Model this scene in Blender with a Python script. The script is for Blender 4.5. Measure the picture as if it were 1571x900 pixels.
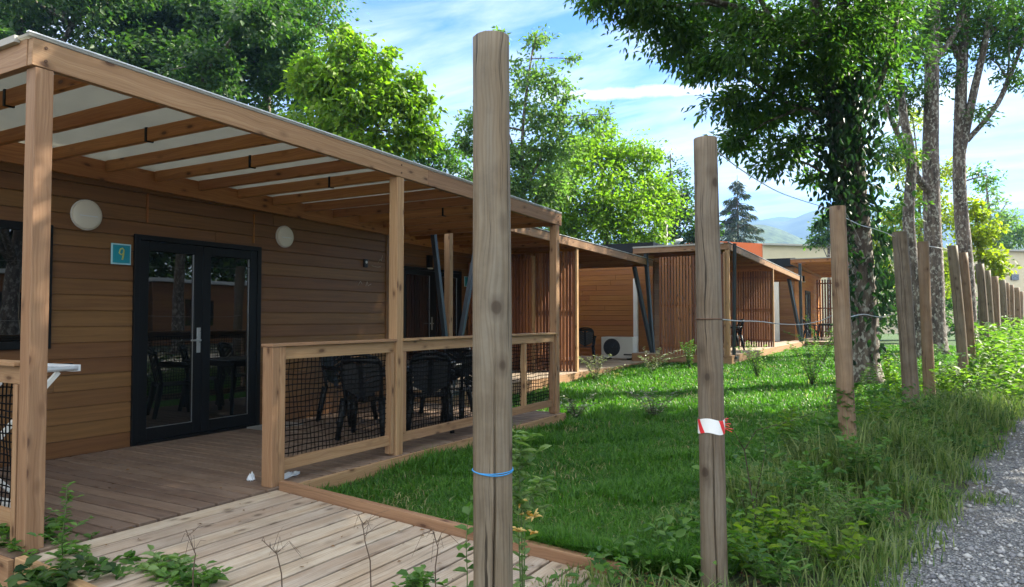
import bpy, bmesh, math, random
import numpy as np
from mathutils import Vector
random.seed(7)
RNG = np.random.default_rng(11)
for o in list(bpy.data.objects):
    bpy.data.objects.remove(o)
scene = bpy.context.scene
COL = scene.collection
PI = math.pi

# ------------------------------------------------------------------ camera
F, YAW, PITCH, EYE = 1100.0, 0.523, 0.0335, 1.28      # focal length in photo pixels, eye height above deck level
cam_d = bpy.data.cameras.new('camera')
cam = bpy.data.objects.new('camera', cam_d)
COL.objects.link(cam)
cam_d.sensor_width = 36
cam_d.lens = F / 1571 * 36
cam_d.clip_start = 0.05
cam_d.clip_end = 12000
cam.location = (0, 0, EYE)
cam.rotation_euler = (PI / 2 + PITCH, 0, YAW)
scene.camera = cam

# ------------------------------------------------------------------ light
SUN_EL = math.radians(41)
SUN_AZ = math.radians(44)            # clockwise from +Y
sv = Vector((math.sin(SUN_AZ) * math.cos(SUN_EL), math.cos(SUN_AZ) * math.cos(SUN_EL), math.sin(SUN_EL)))
sl = bpy.data.lights.new('sun', 'SUN')
sun = bpy.data.objects.new('sun', sl)
COL.objects.link(sun)
sl.energy = 5.0
sl.angle = math.radians(0.6)
sl.color = (1.0, 0.93, 0.82)
sun.rotation_euler = sv.to_track_quat('Z', 'Y').to_euler()
sun.location = (10, 10, 30)

W = bpy.data.worlds.new('World')
scene.world = W
W.use_nodes = True
scene.view_settings.view_transform = 'Standard'
scene.view_settings.look = 'None'
scene.view_settings.exposure = 1.95
scene.view_settings.gamma = 1
scene.view_settings.use_white_balance = True
scene.view_settings.white_balance_temperature = 6700
scene.view_settings.white_balance_tint = 4
scene.view_settings.use_curve_mapping = False
scene.cycles.use_denoising = True
scene.cycles.max_bounces = 7
scene.cycles.diffuse_bounces = 3
scene.cycles.glossy_bounces = 3
scene.cycles.transmission_bounces = 4
scene.cycles.transparent_max_bounces = 8
scene.cycles.caustics_reflective = False
scene.cycles.caustics_refractive = False


class NT:
    """tiny node-tree helper"""
    def __init__(self, tree):
        self.t = tree
        tree.nodes.clear()

    def n(self, kind, **kw):
        nd = self.t.nodes.new('ShaderNode' + kind)
        ins = kw.pop('ins', {})
        for k, v in kw.items():
            setattr(nd, k, v)
        for k, v in ins.items():
            s = nd.inputs[k]
            if hasattr(v, 'is_output') or isinstance(v, bpy.types.NodeSocket):
                self.t.links.new(v, s)
            else:
                s.default_value = v
        return nd

    def math(self, op, a, b=0.0, c=None, clamp=False):
        d = {0: a, 1: b}
        if c is not None:
            d[2] = c
        nd = self.n('Math', operation=op, ins=d)
        nd.use_clamp = clamp
        return nd.outputs[0]

    def ramp(self, fac, stops, interp='LINEAR'):
        nd = self.n('ValToRGB', ins={0: fac})
        r = nd.color_ramp
        r.interpolation = interp
        while len(r.elements) < len(stops):
            r.elements.new(0.5)
        for e, (p, c) in zip(r.elements, stops):
            e.position = p
            e.color = (c, c, c, 1) if isinstance(c, (int, float)) else (*c, 1)
        return nd.outputs[0]

    def mix(self, fac, a, b, mode='MIX'):
        nd = self.n('Mix', data_type='RGBA', blend_type=mode)
        for i, v in ((0, fac), (6, a), (7, b)):
            if isinstance(v, bpy.types.NodeSocket):
                self.t.links.new(v, nd.inputs[i])
            elif i == 0:
                nd.inputs[0].default_value = v
            else:
                nd.inputs[i].default_value = (*v, 1) if len(v) == 3 else v
        return nd.outputs[2]

    def noise(self, vec, scale, detail=4, rough=0.55, dist=0.0):
        nd = self.n('TexNoise', ins={'Scale': scale, 'Detail': detail, 'Roughness': rough, 'Distortion': dist})
        if vec is not None:
            self.t.links.new(vec, nd.inputs['Vector'])
        return nd.outputs[0]

    def mapping(self, vec, scale=(1, 1, 1), loc=(0, 0, 0), rot=(0, 0, 0)):
        return self.n('Mapping', ins={'Vector': vec, 'Scale': scale, 'Location': loc, 'Rotation': rot}).outputs[0]


# sky: physical sky with thin clouds and one contrail, fixed in the world
k = NT(W.node_tree)
tc = k.n('TexCoord').outputs['Generated']
sky = k.n('TexSky', sky_type='NISHITA', sun_disc=False, sun_elevation=SUN_EL, sun_rotation=SUN_AZ,
          altitude=400, air_density=1.0, dust_density=0.7, ozone_density=2.2)
sep = k.n('SeparateXYZ', ins={0: tc})
hz = k.math('ADD', k.math('MAXIMUM', sep.outputs[2], 0.0), 0.16)
px_ = k.math('DIVIDE', sep.outputs[0], hz)
py_ = k.math('DIVIDE', sep.outputs[1], hz)
pl = k.n('CombineXYZ', ins={0: px_, 1: py_, 2: 0.0}).outputs[0]
m1 = k.mapping(pl, scale=(0.55, 1.15, 1), loc=(2.3, 0.55, 0), rot=(0, 0, 0.75))
c1 = k.noise(m1, 1.1, 6, 0.55, 0.5)
c2 = k.noise(k.mapping(pl, scale=(1.2, 3.6, 1), loc=(0.4, 3.1, 0), rot=(0, 0, 0.62)), 1.6, 7, 0.6, 0.8)
cl = k.ramp(k.math('ADD', k.math('MULTIPLY', c1, 0.72), k.math('MULTIPLY', c2, 0.28)),
            [(0.385, 0.0), (0.47, 0.5), (0.57, 1.0)])
low = k.ramp(sep.outputs[2], [(0.0, 0.8), (0.11, 0.42), (0.24, 0.0)])     # milky air towards the horizon
cl = k.math('MAXIMUM', cl, k.math('MULTIPLY', low, 0.9))


def raydir(u, v):
    x, y, z = (u - 785.5) / F, (450 - v) / F, 1.0
    d = z * math.cos(PITCH) - y * math.sin(PITCH)
    zz = z * math.sin(PITCH) + y * math.cos(PITCH)
    return Vector((x * math.cos(YAW) - d * math.sin(YAW), x * math.sin(YAW) + d * math.cos(YAW), zz))


n1 = raydir(860, 147).normalized().cross(raydir(1100, 135).normalized()).normalized()
ax = raydir(985, 141).normalized()
wob = k.math('MULTIPLY', k.math('SUBTRACT', k.noise(tc, 45, 4, 0.6), 0.5), 0.010)
dn = k.n('VectorMath', operation='DOT_PRODUCT', ins={0: tc, 1: tuple(n1)}).outputs['Value']
dd = k.math('ABSOLUTE', k.math('ADD', dn, wob))
line = k.ramp(k.math('MULTIPLY', dd, 100.0), [(0.0, 1.0), (0.55, 0.9), (0.95, 0.0)])
da = k.n('VectorMath', operation='DOT_PRODUCT', ins={0: tc, 1: tuple(ax)}).outputs['Value']
line = k.math('MULTIPLY', line, k.ramp(da, [(0.982, 0.0), (0.992, 1.0)]))
cl = k.math('MAXIMUM', cl, line)
# unseen bright cloud added overhead and behind the camera to lift the shade, blue gaps and thin veils ahead
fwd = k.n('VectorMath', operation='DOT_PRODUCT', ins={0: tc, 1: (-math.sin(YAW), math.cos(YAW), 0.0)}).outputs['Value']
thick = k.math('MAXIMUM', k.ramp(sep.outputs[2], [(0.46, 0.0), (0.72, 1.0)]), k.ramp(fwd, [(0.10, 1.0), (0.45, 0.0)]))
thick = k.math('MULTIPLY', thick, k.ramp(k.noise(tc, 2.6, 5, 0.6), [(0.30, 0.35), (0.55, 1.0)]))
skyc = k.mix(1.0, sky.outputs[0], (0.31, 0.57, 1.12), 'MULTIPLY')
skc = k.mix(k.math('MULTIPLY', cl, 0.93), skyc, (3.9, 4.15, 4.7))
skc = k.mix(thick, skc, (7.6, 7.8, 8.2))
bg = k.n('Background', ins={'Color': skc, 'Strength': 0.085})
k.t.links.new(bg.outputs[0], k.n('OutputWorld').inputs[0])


# ------------------------------------------------------------------ picture -> place helpers
def at(u, v, d):
    """the point seen at photo pixel u, v, at distance d along the camera axis"""
    r = raydir(u, v) * d
    return Vector((r.x, r.y, r.z + EYE))


def on_z(u, v, z):
    r = raydir(u, v)
    t = (z - EYE) / r.z
    return Vector((r.x * t, r.y * t, z))


def gz(x, y):
    t = np.clip((np.asarray(y, dtype=float) - 9) / 11, 0, 1)
    return -0.17 + 0.25 * t * t * (3 - 2 * t)


def fence_x(y):
    return -1.45 + 0.14 * (y - 2.4)


def path_x(y):
    return -0.27 + 0.165 * (y - 4.39)


# ------------------------------------------------------------------ materials
MATS = {}


def mat(name):
    m = bpy.data.materials.new(name)
    m.use_nodes = True
    MATS[name] = m
    k = NT(m.node_tree)
    out = k.n('OutputMaterial')
    return m, k, out


def simple(name, col, rough=0.5, metal=0.0, spec=0.5, bump=0.0, bscale=40, vary=0.12, ior=1.45):
    m, k, out = mat(name)
    ob = k.n('TexCoord').outputs['Object']
    nz = k.noise(ob, bscale, 5, 0.6)
    nz2 = k.noise(ob, 2.3, 4, 0.6)
    c = k.mix(k.math('MULTIPLY', nz2, 1.0), tuple(x * (1 - vary) for x in col), tuple(min(1, x * (1 + vary)) for x in col))
    p = k.n('BsdfPrincipled', ins={'Base Color': c, 'Metallic': metal, 'IOR': ior,
                                   'Roughness': k.math('ADD', rough - 0.08, k.math('MULTIPLY', nz, 0.16))})
    p.inputs['Specular IOR Level'].default_value = spec
    if bump:
        b = k.n('Bump', ins={'Strength': bump, 'Distance': 0.004, 'Height': nz})
        k.t.links.new(b.outputs[0], p.inputs['Normal'])
    k.t.links.new(p.outputs[0], out.inputs[0])
    return m


def wood(name, light, dark, knot, grain=1.0, knots=1.0, rough=0.62, grey=None, bump=0.35, tint=0.35, dirt=0.0, checks=0.0, kscale=(4.2, 9.5, 1)):
    """timber: u runs along the piece, v round it (metres), 'tint' differs from piece to piece"""
    m, k, out = mat(name)
    uv = k.n('UVMap').outputs[0]
    t = k.n('Attribute', attribute_name='tint').outputs['Fac']
    warp = k.noise(k.mapping(uv, (2.2, 5, 1)), 1.0, 3, 0.5)
    sep = k.n('SeparateXYZ', ins={0: uv})
    v2 = k.math('ADD', sep.outputs[1], k.math('MULTIPLY', k.math('SUBTRACT', warp, 0.5), 0.07))
    uvw = k.n('CombineXYZ', ins={0: sep.outputs[0], 1: v2, 2: 0.0}).outputs[0]
    fine = k.noise(k.mapping(uvw, (2.0, 95 * grain, 1)), 1.0, 5, 0.65)
    band = k.noise(k.mapping(uvw, (0.7, 26 * grain, 1)), 1.0, 3, 0.5)
    big = k.noise(k.mapping(uv, (0.9, 3, 1)), 1.0, 3, 0.5)
    g = k.math('ADD', k.math('MULTIPLY', fine, 0.45), k.math('MULTIPLY', band, 0.55))
    c = k.mix(k.ramp(g, [(0.34, 0.0), (0.66, 1.0)]), dark, light)
    c = k.mix(k.math('MULTIPLY', k.ramp(big, [(0.35, 0.0), (0.7, 1.0)]), 0.35), c, tuple(x * 0.62 for x in light))
    if grey:
        c = k.mix(k.ramp(k.noise(k.mapping(uv, (1.1, 7, 1)), 1.3, 5, 0.6), [(0.36, 0.0), (0.64, 0.85)]), c, grey)
    if checks:
        ck = k.noise(k.mapping(uvw, (0.55, 42, 1), loc=(3, 7, 0)), 1.0, 4, 0.7)
        ckm = k.ramp(ck, [(0.60, 0.0), (0.635, 1.0), (0.70, 1.0), (0.72, 0.2)])
        wv = k.n('TexWave', wave_type='BANDS', bands_direction='Y', ins={'Vector': k.mapping(uvw, (1.3, 17, 1)), 'Scale': 1.0, 'Distortion': 14.0, 'Detail': 4.0, 'Detail Scale': 0.9}).outputs[1]
        c = k.mix(k.math('MULTIPLY', k.ramp(wv, [(0.45, 0.0), (0.95, 1.0)]), 0.34), c, dark)
        c = k.mix(k.math('MULTIPLY', ckm, checks), c, tuple(x * 0.28 for x in dark))
    vor = k.n('TexVoronoi', ins={'Vector': k.mapping(uvw, kscale), 'Scale': 1.0, 'Randomness': 1.0})
    kn = k.ramp(vor.outputs['Distance'], [(0.0, 1.0), (0.11, 0.9), (0.15, 0.4), (0.30, 0.0)])
    kn = k.math('MULTIPLY', kn, knots, clamp=True)
    c = k.mix(k.math('MULTIPLY', kn, 0.9), c, knot)
    hsv = k.n('HueSaturation', ins={'Color': c, 'Value': k.math('ADD', 1.0 - tint / 2, k.math('MULTIPLY', t, tint)),
                                    'Hue': k.math('ADD', 0.494, k.math('MULTIPLY', t, 0.012))}).outputs[0]
    if dirt:
        dz = k.noise(k.n('TexCoord').outputs['Object'], 3.1, 6, 0.65)
        hsv = k.mix(k.math('MULTIPLY', k.ramp(dz, [(0.45, 0.0), (0.72, 1.0)]), dirt), hsv, tuple(x * 0.35 for x in dark))
    p = k.n('BsdfPrincipled', ins={'Base Color': hsv, 'Roughness': rough})
    p.inputs['Specular IOR Level'].default_value = 0.3
    b = k.n('Bump', ins={'Strength': bump, 'Distance': 0.004, 'Height': k.math('SUBTRACT', g, k.math('MULTIPLY', kn, 0.3))})
    k.t.links.new(b.outputs[0], p.inputs['Normal'])
    k.t.links.new(p.outputs[0], out.inputs[0])
    return m


wood('pine', (0.435, 0.268, 0.150), (0.245, 0.128, 0.064), (0.07, 0.028, 0.014), checks=0.25)
wood('pine_fresh', (0.56, 0.265, 0.092), (0.32, 0.125, 0.042), (0.06, 0.018, 0.008), checks=0.2)
wood('larch_slat', (0.29, 0.118, 0.055), (0.14, 0.05, 0.023), (0.04, 0.014, 0.008), tint=0.8)
wood('siding', (0.235, 0.115, 0.043), (0.125, 0.057, 0.021), (0.08, 0.036, 0.015), knots=0.15, rough=0.5, tint=0.22, bump=0.5)
wood('siding_far', (0.38, 0.16, 0.048), (0.24, 0.092, 0.027), (0.12, 0.05, 0.018), knots=0.1, rough=0.5, tint=0.16)
wood('siding_orange', (0.62, 0.235, 0.052), (0.48, 0.165, 0.034), (0.3, 0.1, 0.025), knots=0.1, tint=0.12)
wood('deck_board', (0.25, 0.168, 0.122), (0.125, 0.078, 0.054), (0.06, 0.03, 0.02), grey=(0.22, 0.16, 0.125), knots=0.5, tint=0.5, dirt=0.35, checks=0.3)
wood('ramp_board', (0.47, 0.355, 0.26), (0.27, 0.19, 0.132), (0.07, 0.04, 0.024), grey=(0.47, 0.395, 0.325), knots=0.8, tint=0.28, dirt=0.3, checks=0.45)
wood('post_wood', (0.25, 0.187, 0.122), (0.098, 0.068, 0.043), (0.045, 0.027, 0.016), grey=(0.215, 0.182, 0.14), knots=1.0, tint=0.3, bump=1.0, dirt=0.45, checks=1.0, kscale=(5.0, 7.0, 1))
wood('post_wood_brown', (0.26, 0.162, 0.096), (0.118, 0.066, 0.038), (0.05, 0.022, 0.013), grey=(0.22, 0.155, 0.105), knots=1.0, tint=0.3, bump=0.9, dirt=0.35, checks=0.9, kscale=(5.0, 7.0, 1))

simple('black_metal', (0.007, 0.008, 0.009), 0.42, 0.0, 0.22)
simple('dark_steel', (0.045, 0.055, 0.066), 0.42, 0.3, 0.5, vary=0.25)
simple('steel', (0.55, 0.56, 0.57), 0.3, 0.9)
simple('roof_black', (0.007, 0.010, 0.016), 0.55, spec=.3)
simple('soffit', (0.05, 0.038, 0.03), 0.7)
simple('white_paint', (0.86, 0.87, 0.88), 0.5)
simple('white_metal', (0.72, 0.74, 0.77), 0.4)
simple('white_plastic', (0.72, 0.71, 0.68), 0.45)
simple('lamp_cover', (0.66, 0.62, 0.55), 0.35)
simple('black_plastic', (0.005, 0.006, 0.008), 0.38, spec=0.28)
simple('table_top', (0.035, 0.038, 0.045), 0.22, spec=0.6)
simple('net', (0.006, 0.006, 0.006), 0.8, spec=0.05)
simple('teal', (0.012, 0.27, 0.36), 0.45)
simple('teal_light', (0.42, 0.68, 0.76), 0.45)
simple('sign_yellow', (0.46, 0.52, 0.16), 0.5)
simple('galv_wire', (0.42, 0.41, 0.39), 0.45, 0.6)
simple('rusty', (0.10, 0.05, 0.03), 0.8)
simple('string_blue', (0.05, 0.28, 0.60), 0.7)
simple('tape_white', (0.80, 0.80, 0.80), 0.4)
simple('tape_red', (0.70, 0.03, 0.04), 0.4)
simple('cloth_white', (0.66, 0.70, 0.76), 0.85, bump=0.4)
simple('render_beige', (0.62, 0.53, 0.37), 0.9, bump=0.2, vary=0.06)
simple('render_orange', (0.72, 0.16, 0.045), 0.85, bump=0.2, vary=0.06)
simple('concrete', (0.40, 0.38, 0.35), 0.85, bump=0.4)
simple('ac_casing', (0.66, 0.66, 0.63), 0.45)
simple('grille', (0.03, 0.032, 0.036), 0.5)
simple('dry_stem', (0.10, 0.065, 0.045), 0.9, vary=0.3)
simple('green_stem', (0.10, 0.16, 0.05), 0.7, vary=0.3)
simple('brown_stem', (0.07, 0.05, 0.035), 0.85, vary=0.3)
simple('rubber', (0.02, 0.02, 0.02), 0.8)
simple('mark_pale', (0.50, 0.42, 0.33), 0.8)
simple('grating', (0.55, 0.55, 0.53), 0.35, 0.8)

# window glass of a dark room
m, k, out = mat('dark_glass')
p = k.n('BsdfPrincipled', ins={'Base Color': (0.006, 0.007, 0.007, 1), 'Roughness': 0.012, 'IOR': 2.0})
nz = k.noise(k.n('TexCoord').outputs['Object'], 0.9, 2)
b = k.n('Bump', ins={'Strength': 0.05, 'Distance': 0.03, 'Height': nz})
k.t.links.new(b.outputs[0], p.inputs['Normal'])
k.t.links.new(p.outputs[0], out.inputs[0])

# translucent opal roof sheet
m, k, out = mat('opal_sheet')
ob = k.n('TexCoord').outputs['Object']
nz = k.noise(ob, 3.0, 4)
c = k.mix(nz, (0.44, 0.44, 0.42), (0.56, 0.55, 0.51))
d = k.n('BsdfDiffuse', ins={'Color': c})
tr = k.n('BsdfTranslucent', ins={'Color': k.mix(nz, (0.42, 0.41, 0.37), (0.52, 0.50, 0.44))})
mx = k.n('MixShader', ins={0: 0.62, 1: d.outputs[0], 2: tr.outputs[0]})
k.t.links.new(mx.outputs[0], out.inputs[0])


def leaf(name, a, b, trans=0.5, tcol=None, rough=0.5, spec=0.35):
    m, k, out = mat(name)
    t = k.n('Attribute', attribute_name='tint').outputs['Fac']
    c = k.mix(t, a, b)
    tcl = k.mix(t, *(tuple(min(1, x * s) for x, s in zip(q, (1.5, 1.9, 0.75))) for q in (a, b))) if tcol is None else k.mix(t, tuple(x * 0.7 for x in tcol), tcol)
    p = k.n('BsdfPrincipled', ins={'Base Color': c, 'Roughness': rough})
    p.inputs['Specular IOR Level'].default_value = spec
    tr = k.n('BsdfTranslucent', ins={'Color': tcl})
    mx = k.n('MixShader', ins={0: trans, 1: p.outputs[0], 2: tr.outputs[0]})
    k.t.links.new(mx.outputs[0], out.inputs[0])
    return m


leaf('leaf_dark', (0.013, 0.042, 0.015), (0.068, 0.122, 0.027), 0.42)
leaf('leaf_mid', (0.024, 0.076, 0.022), (0.105, 0.18, 0.034), 0.5)
leaf('leaf_bright', (0.075, 0.155, 0.016), (0.22, 0.30, 0.032), 0.55)
leaf('leaf_yellow', (0.13, 0.18, 0.015), (0.29, 0.29, 0.03), 0.55)
leaf('leaf_grey', (0.070, 0.135, 0.040), (0.17, 0.24, 0.08), 0.48)
leaf('leaf_ivy', (0.010, 0.032, 0.014), (0.034, 0.078, 0.026), 0.25, rough=0.35)
leaf('leaf_plant', (0.035, 0.10, 0.020), (0.12, 0.22, 0.045), 0.4)
leaf('leaf_pale', (0.09, 0.16, 0.05), (0.20, 0.28, 0.10), 0.35)
leaf('leaf_shrub', (0.06, 0.085, 0.045), (0.34, 0.34, 0.26), 0.25, rough=0.3)
leaf('needle', (0.016, 0.034, 0.018), (0.038, 0.060, 0.03), 0.15, rough=0.6)
leaf('petal', (0.62, 0.33, 0.04), (0.80, 0.60, 0.28), 0.3)
leaf('grass', (0.030, 0.105, 0.012), (0.115, 0.24, 0.032), 0.42, rough=0.42)
leaf('weed_grass', (0.045, 0.11, 0.025), (0.25, 0.28, 0.11), 0.42, rough=0.5)
leaf('leaf_weed', (0.045, 0.11, 0.02), (0.17, 0.24, 0.045), 0.5)
leaf('straw', (0.17, 0.16, 0.07), (0.36, 0.32, 0.17), 0.35, rough=0.6)
leaf('litter', (0.10, 0.05, 0.025), (0.24, 0.13, 0.06), 0.2, rough=0.8)

# bark
m, k, out = mat('bark')
ob = k.n('TexCoord').outputs['Object']
n1_ = k.noise(k.mapping(ob, (9, 9, 2.2)), 1.0, 6, 0.65)
n2_ = k.noise(k.mapping(ob, (14, 14, 9)), 1.0, 4, 0.6)
c = k.mix(k.ramp(n1_, [(0.38, 0.0), (0.62, 1.0)]), (0.045, 0.032, 0.026), (0.17, 0.13, 0.11))
c = k.mix(k.ramp(n2_, [(0.52, 0.0), (0.60, 0.8)]), c, (0.42, 0.40, 0.36))
p = k.n('BsdfPrincipled', ins={'Base Color': c, 'Roughness': 0.9})
b = k.n('Bump', ins={'Strength': 0.9, 'Distance': 0.03, 'Height': n1_})
k.t.links.new(b.outputs[0], p.inputs['Normal'])
k.t.links.new(p.outputs[0], out.inputs[0])
m, k, out = mat('bark_dark')
n1_ = k.noise(k.mapping(k.n('TexCoord').outputs['Object'], (8, 8, 2)), 1.0, 5, 0.6)
c = k.mix(n1_, (0.02, 0.015, 0.012), (0.09, 0.07, 0.055))
p = k.n('BsdfPrincipled', ins={'Base Color': c, 'Roughness': 0.9})
k.t.links.new(p.outputs[0], out.inputs[0])

# ground kinds
m, k, out = mat('soil_grass')
ob = k.n('TexCoord').outputs['Object']
n1_ = k.noise(ob, 0.9, 6, 0.6)
n2_ = k.noise(ob, 14, 5, 0.65)
c = k.mix(k.ramp(n1_, [(0.42, 0.0), (0.60, 1.0)]), (0.085, 0.062, 0.040), (0.030, 0.060, 0.015))
c = k.mix(k.math('MULTIPLY', n2_, 0.7), c, (0.025, 0.030, 0.012))
p = k.n('BsdfPrincipled', ins={'Base Color': c, 'Roughness': 0.95})
b = k.n('Bump', ins={'Strength': 0.8, 'Distance': 0.03, 'Height': n2_})
k.t.links.new(b.outputs[0], p.inputs['Normal'])
k.t.links.new(p.outputs[0], out.inputs[0])

m, k, out = mat('lawn')
ob = k.n('TexCoord').outputs['Object']
n1_ = k.noise(ob, 1.3, 6, 0.6)
n2_ = k.noise(ob, 45, 4, 0.7)
c = k.mix(n2_, (0.014, 0.040, 0.008), (0.045, 0.10, 0.018))
c = k.mix(k.ramp(n1_, [(0.60, 0.0), (0.70, 0.8)]), c, (0.075, 0.06, 0.038))
p = k.n('BsdfPrincipled', ins={'Base Color': c, 'Roughness': 0.95})
b = k.n('Bump', ins={'Strength': 0.9, 'Distance': 0.03, 'Height': n2_})
k.t.links.new(b.outputs[0], p.inputs['Normal'])
k.t.links.new(p.outputs[0], out.inputs[0])

m, k, out = mat('gravel')
ob = k.n('TexCoord').outputs['Object']
vo = k.n('TexVoronoi', ins={'Vector': ob, 'Scale': 70.0})
vo2 = k.n('TexVoronoi', ins={'Vector': ob, 'Scale': 21.0})
n1_ = k.noise(ob, 1.1, 5, 0.6)
sepc = k.n('SeparateColor', ins={0: vo.outputs['Color']})
c = k.ramp(sepc.outputs[0], [(0.0, (0.12, 0.12, 0.135)), (0.5, (0.255, 0.25, 0.265)), (1.0, (0.45, 0.435, 0.435))])
c = k.mix(k.ramp(vo.outputs['Distance'], [(0.3, 0.0), (0.75, 0.85)]), c, (0.035, 0.033, 0.034))
c = k.mix(k.ramp(n1_, [(0.5, 0.0), (0.68, 0.75)]), c, (0.12, 0.095, 0.07))
p = k.n('BsdfPrincipled', ins={'Base Color': c, 'Roughness': 0.85})
h = k.math('ADD', k.math('SUBTRACT', 1.0, vo.outputs['Distance']), k.math('MULTIPLY', vo2.outputs['Distance'], -0.5))
b = k.n('Bump', ins={'Strength': 1.0, 'Distance': 0.014, 'Height': h})
k.t.links.new(b.outputs[0], p.inputs['Normal'])
k.t.links.new(p.outputs[0], out.inputs[0])

m, k, out = mat('stone')
t = k.n('Attribute', attribute_name='tint').outputs['Fac']
c = k.ramp(t, [(0.0, (0.13, 0.13, 0.15)), (0.6, (0.28, 0.275, 0.29)), (1.0, (0.48, 0.465, 0.46))])
p = k.n('BsdfPrincipled', ins={'Base Color': c, 'Roughness': 0.8})
k.t.links.new(p.outputs[0], out.inputs[0])


def hillmat(name, a, b, sc):
    m, k, out = mat(name)
    nz = k.noise(k.n('TexCoord').outputs['Object'], sc, 8, 0.7)
    c = k.mix(k.ramp(nz, [(0.4, 0.0), (0.6, 1.0)]), a, b)
    p = k.n('BsdfPrincipled', ins={'Base Color': c, 'Roughness': 1.0})
    k.t.links.new(p.outputs[0], out.inputs[0])


hillmat('hill_wood', (0.006, 0.018, 0.012), (0.045, 0.075, 0.032), 0.30)
hillmat('hill_far', (0.006, 0.016, 0.016), (0.022, 0.036, 0.032), 0.06)


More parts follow.
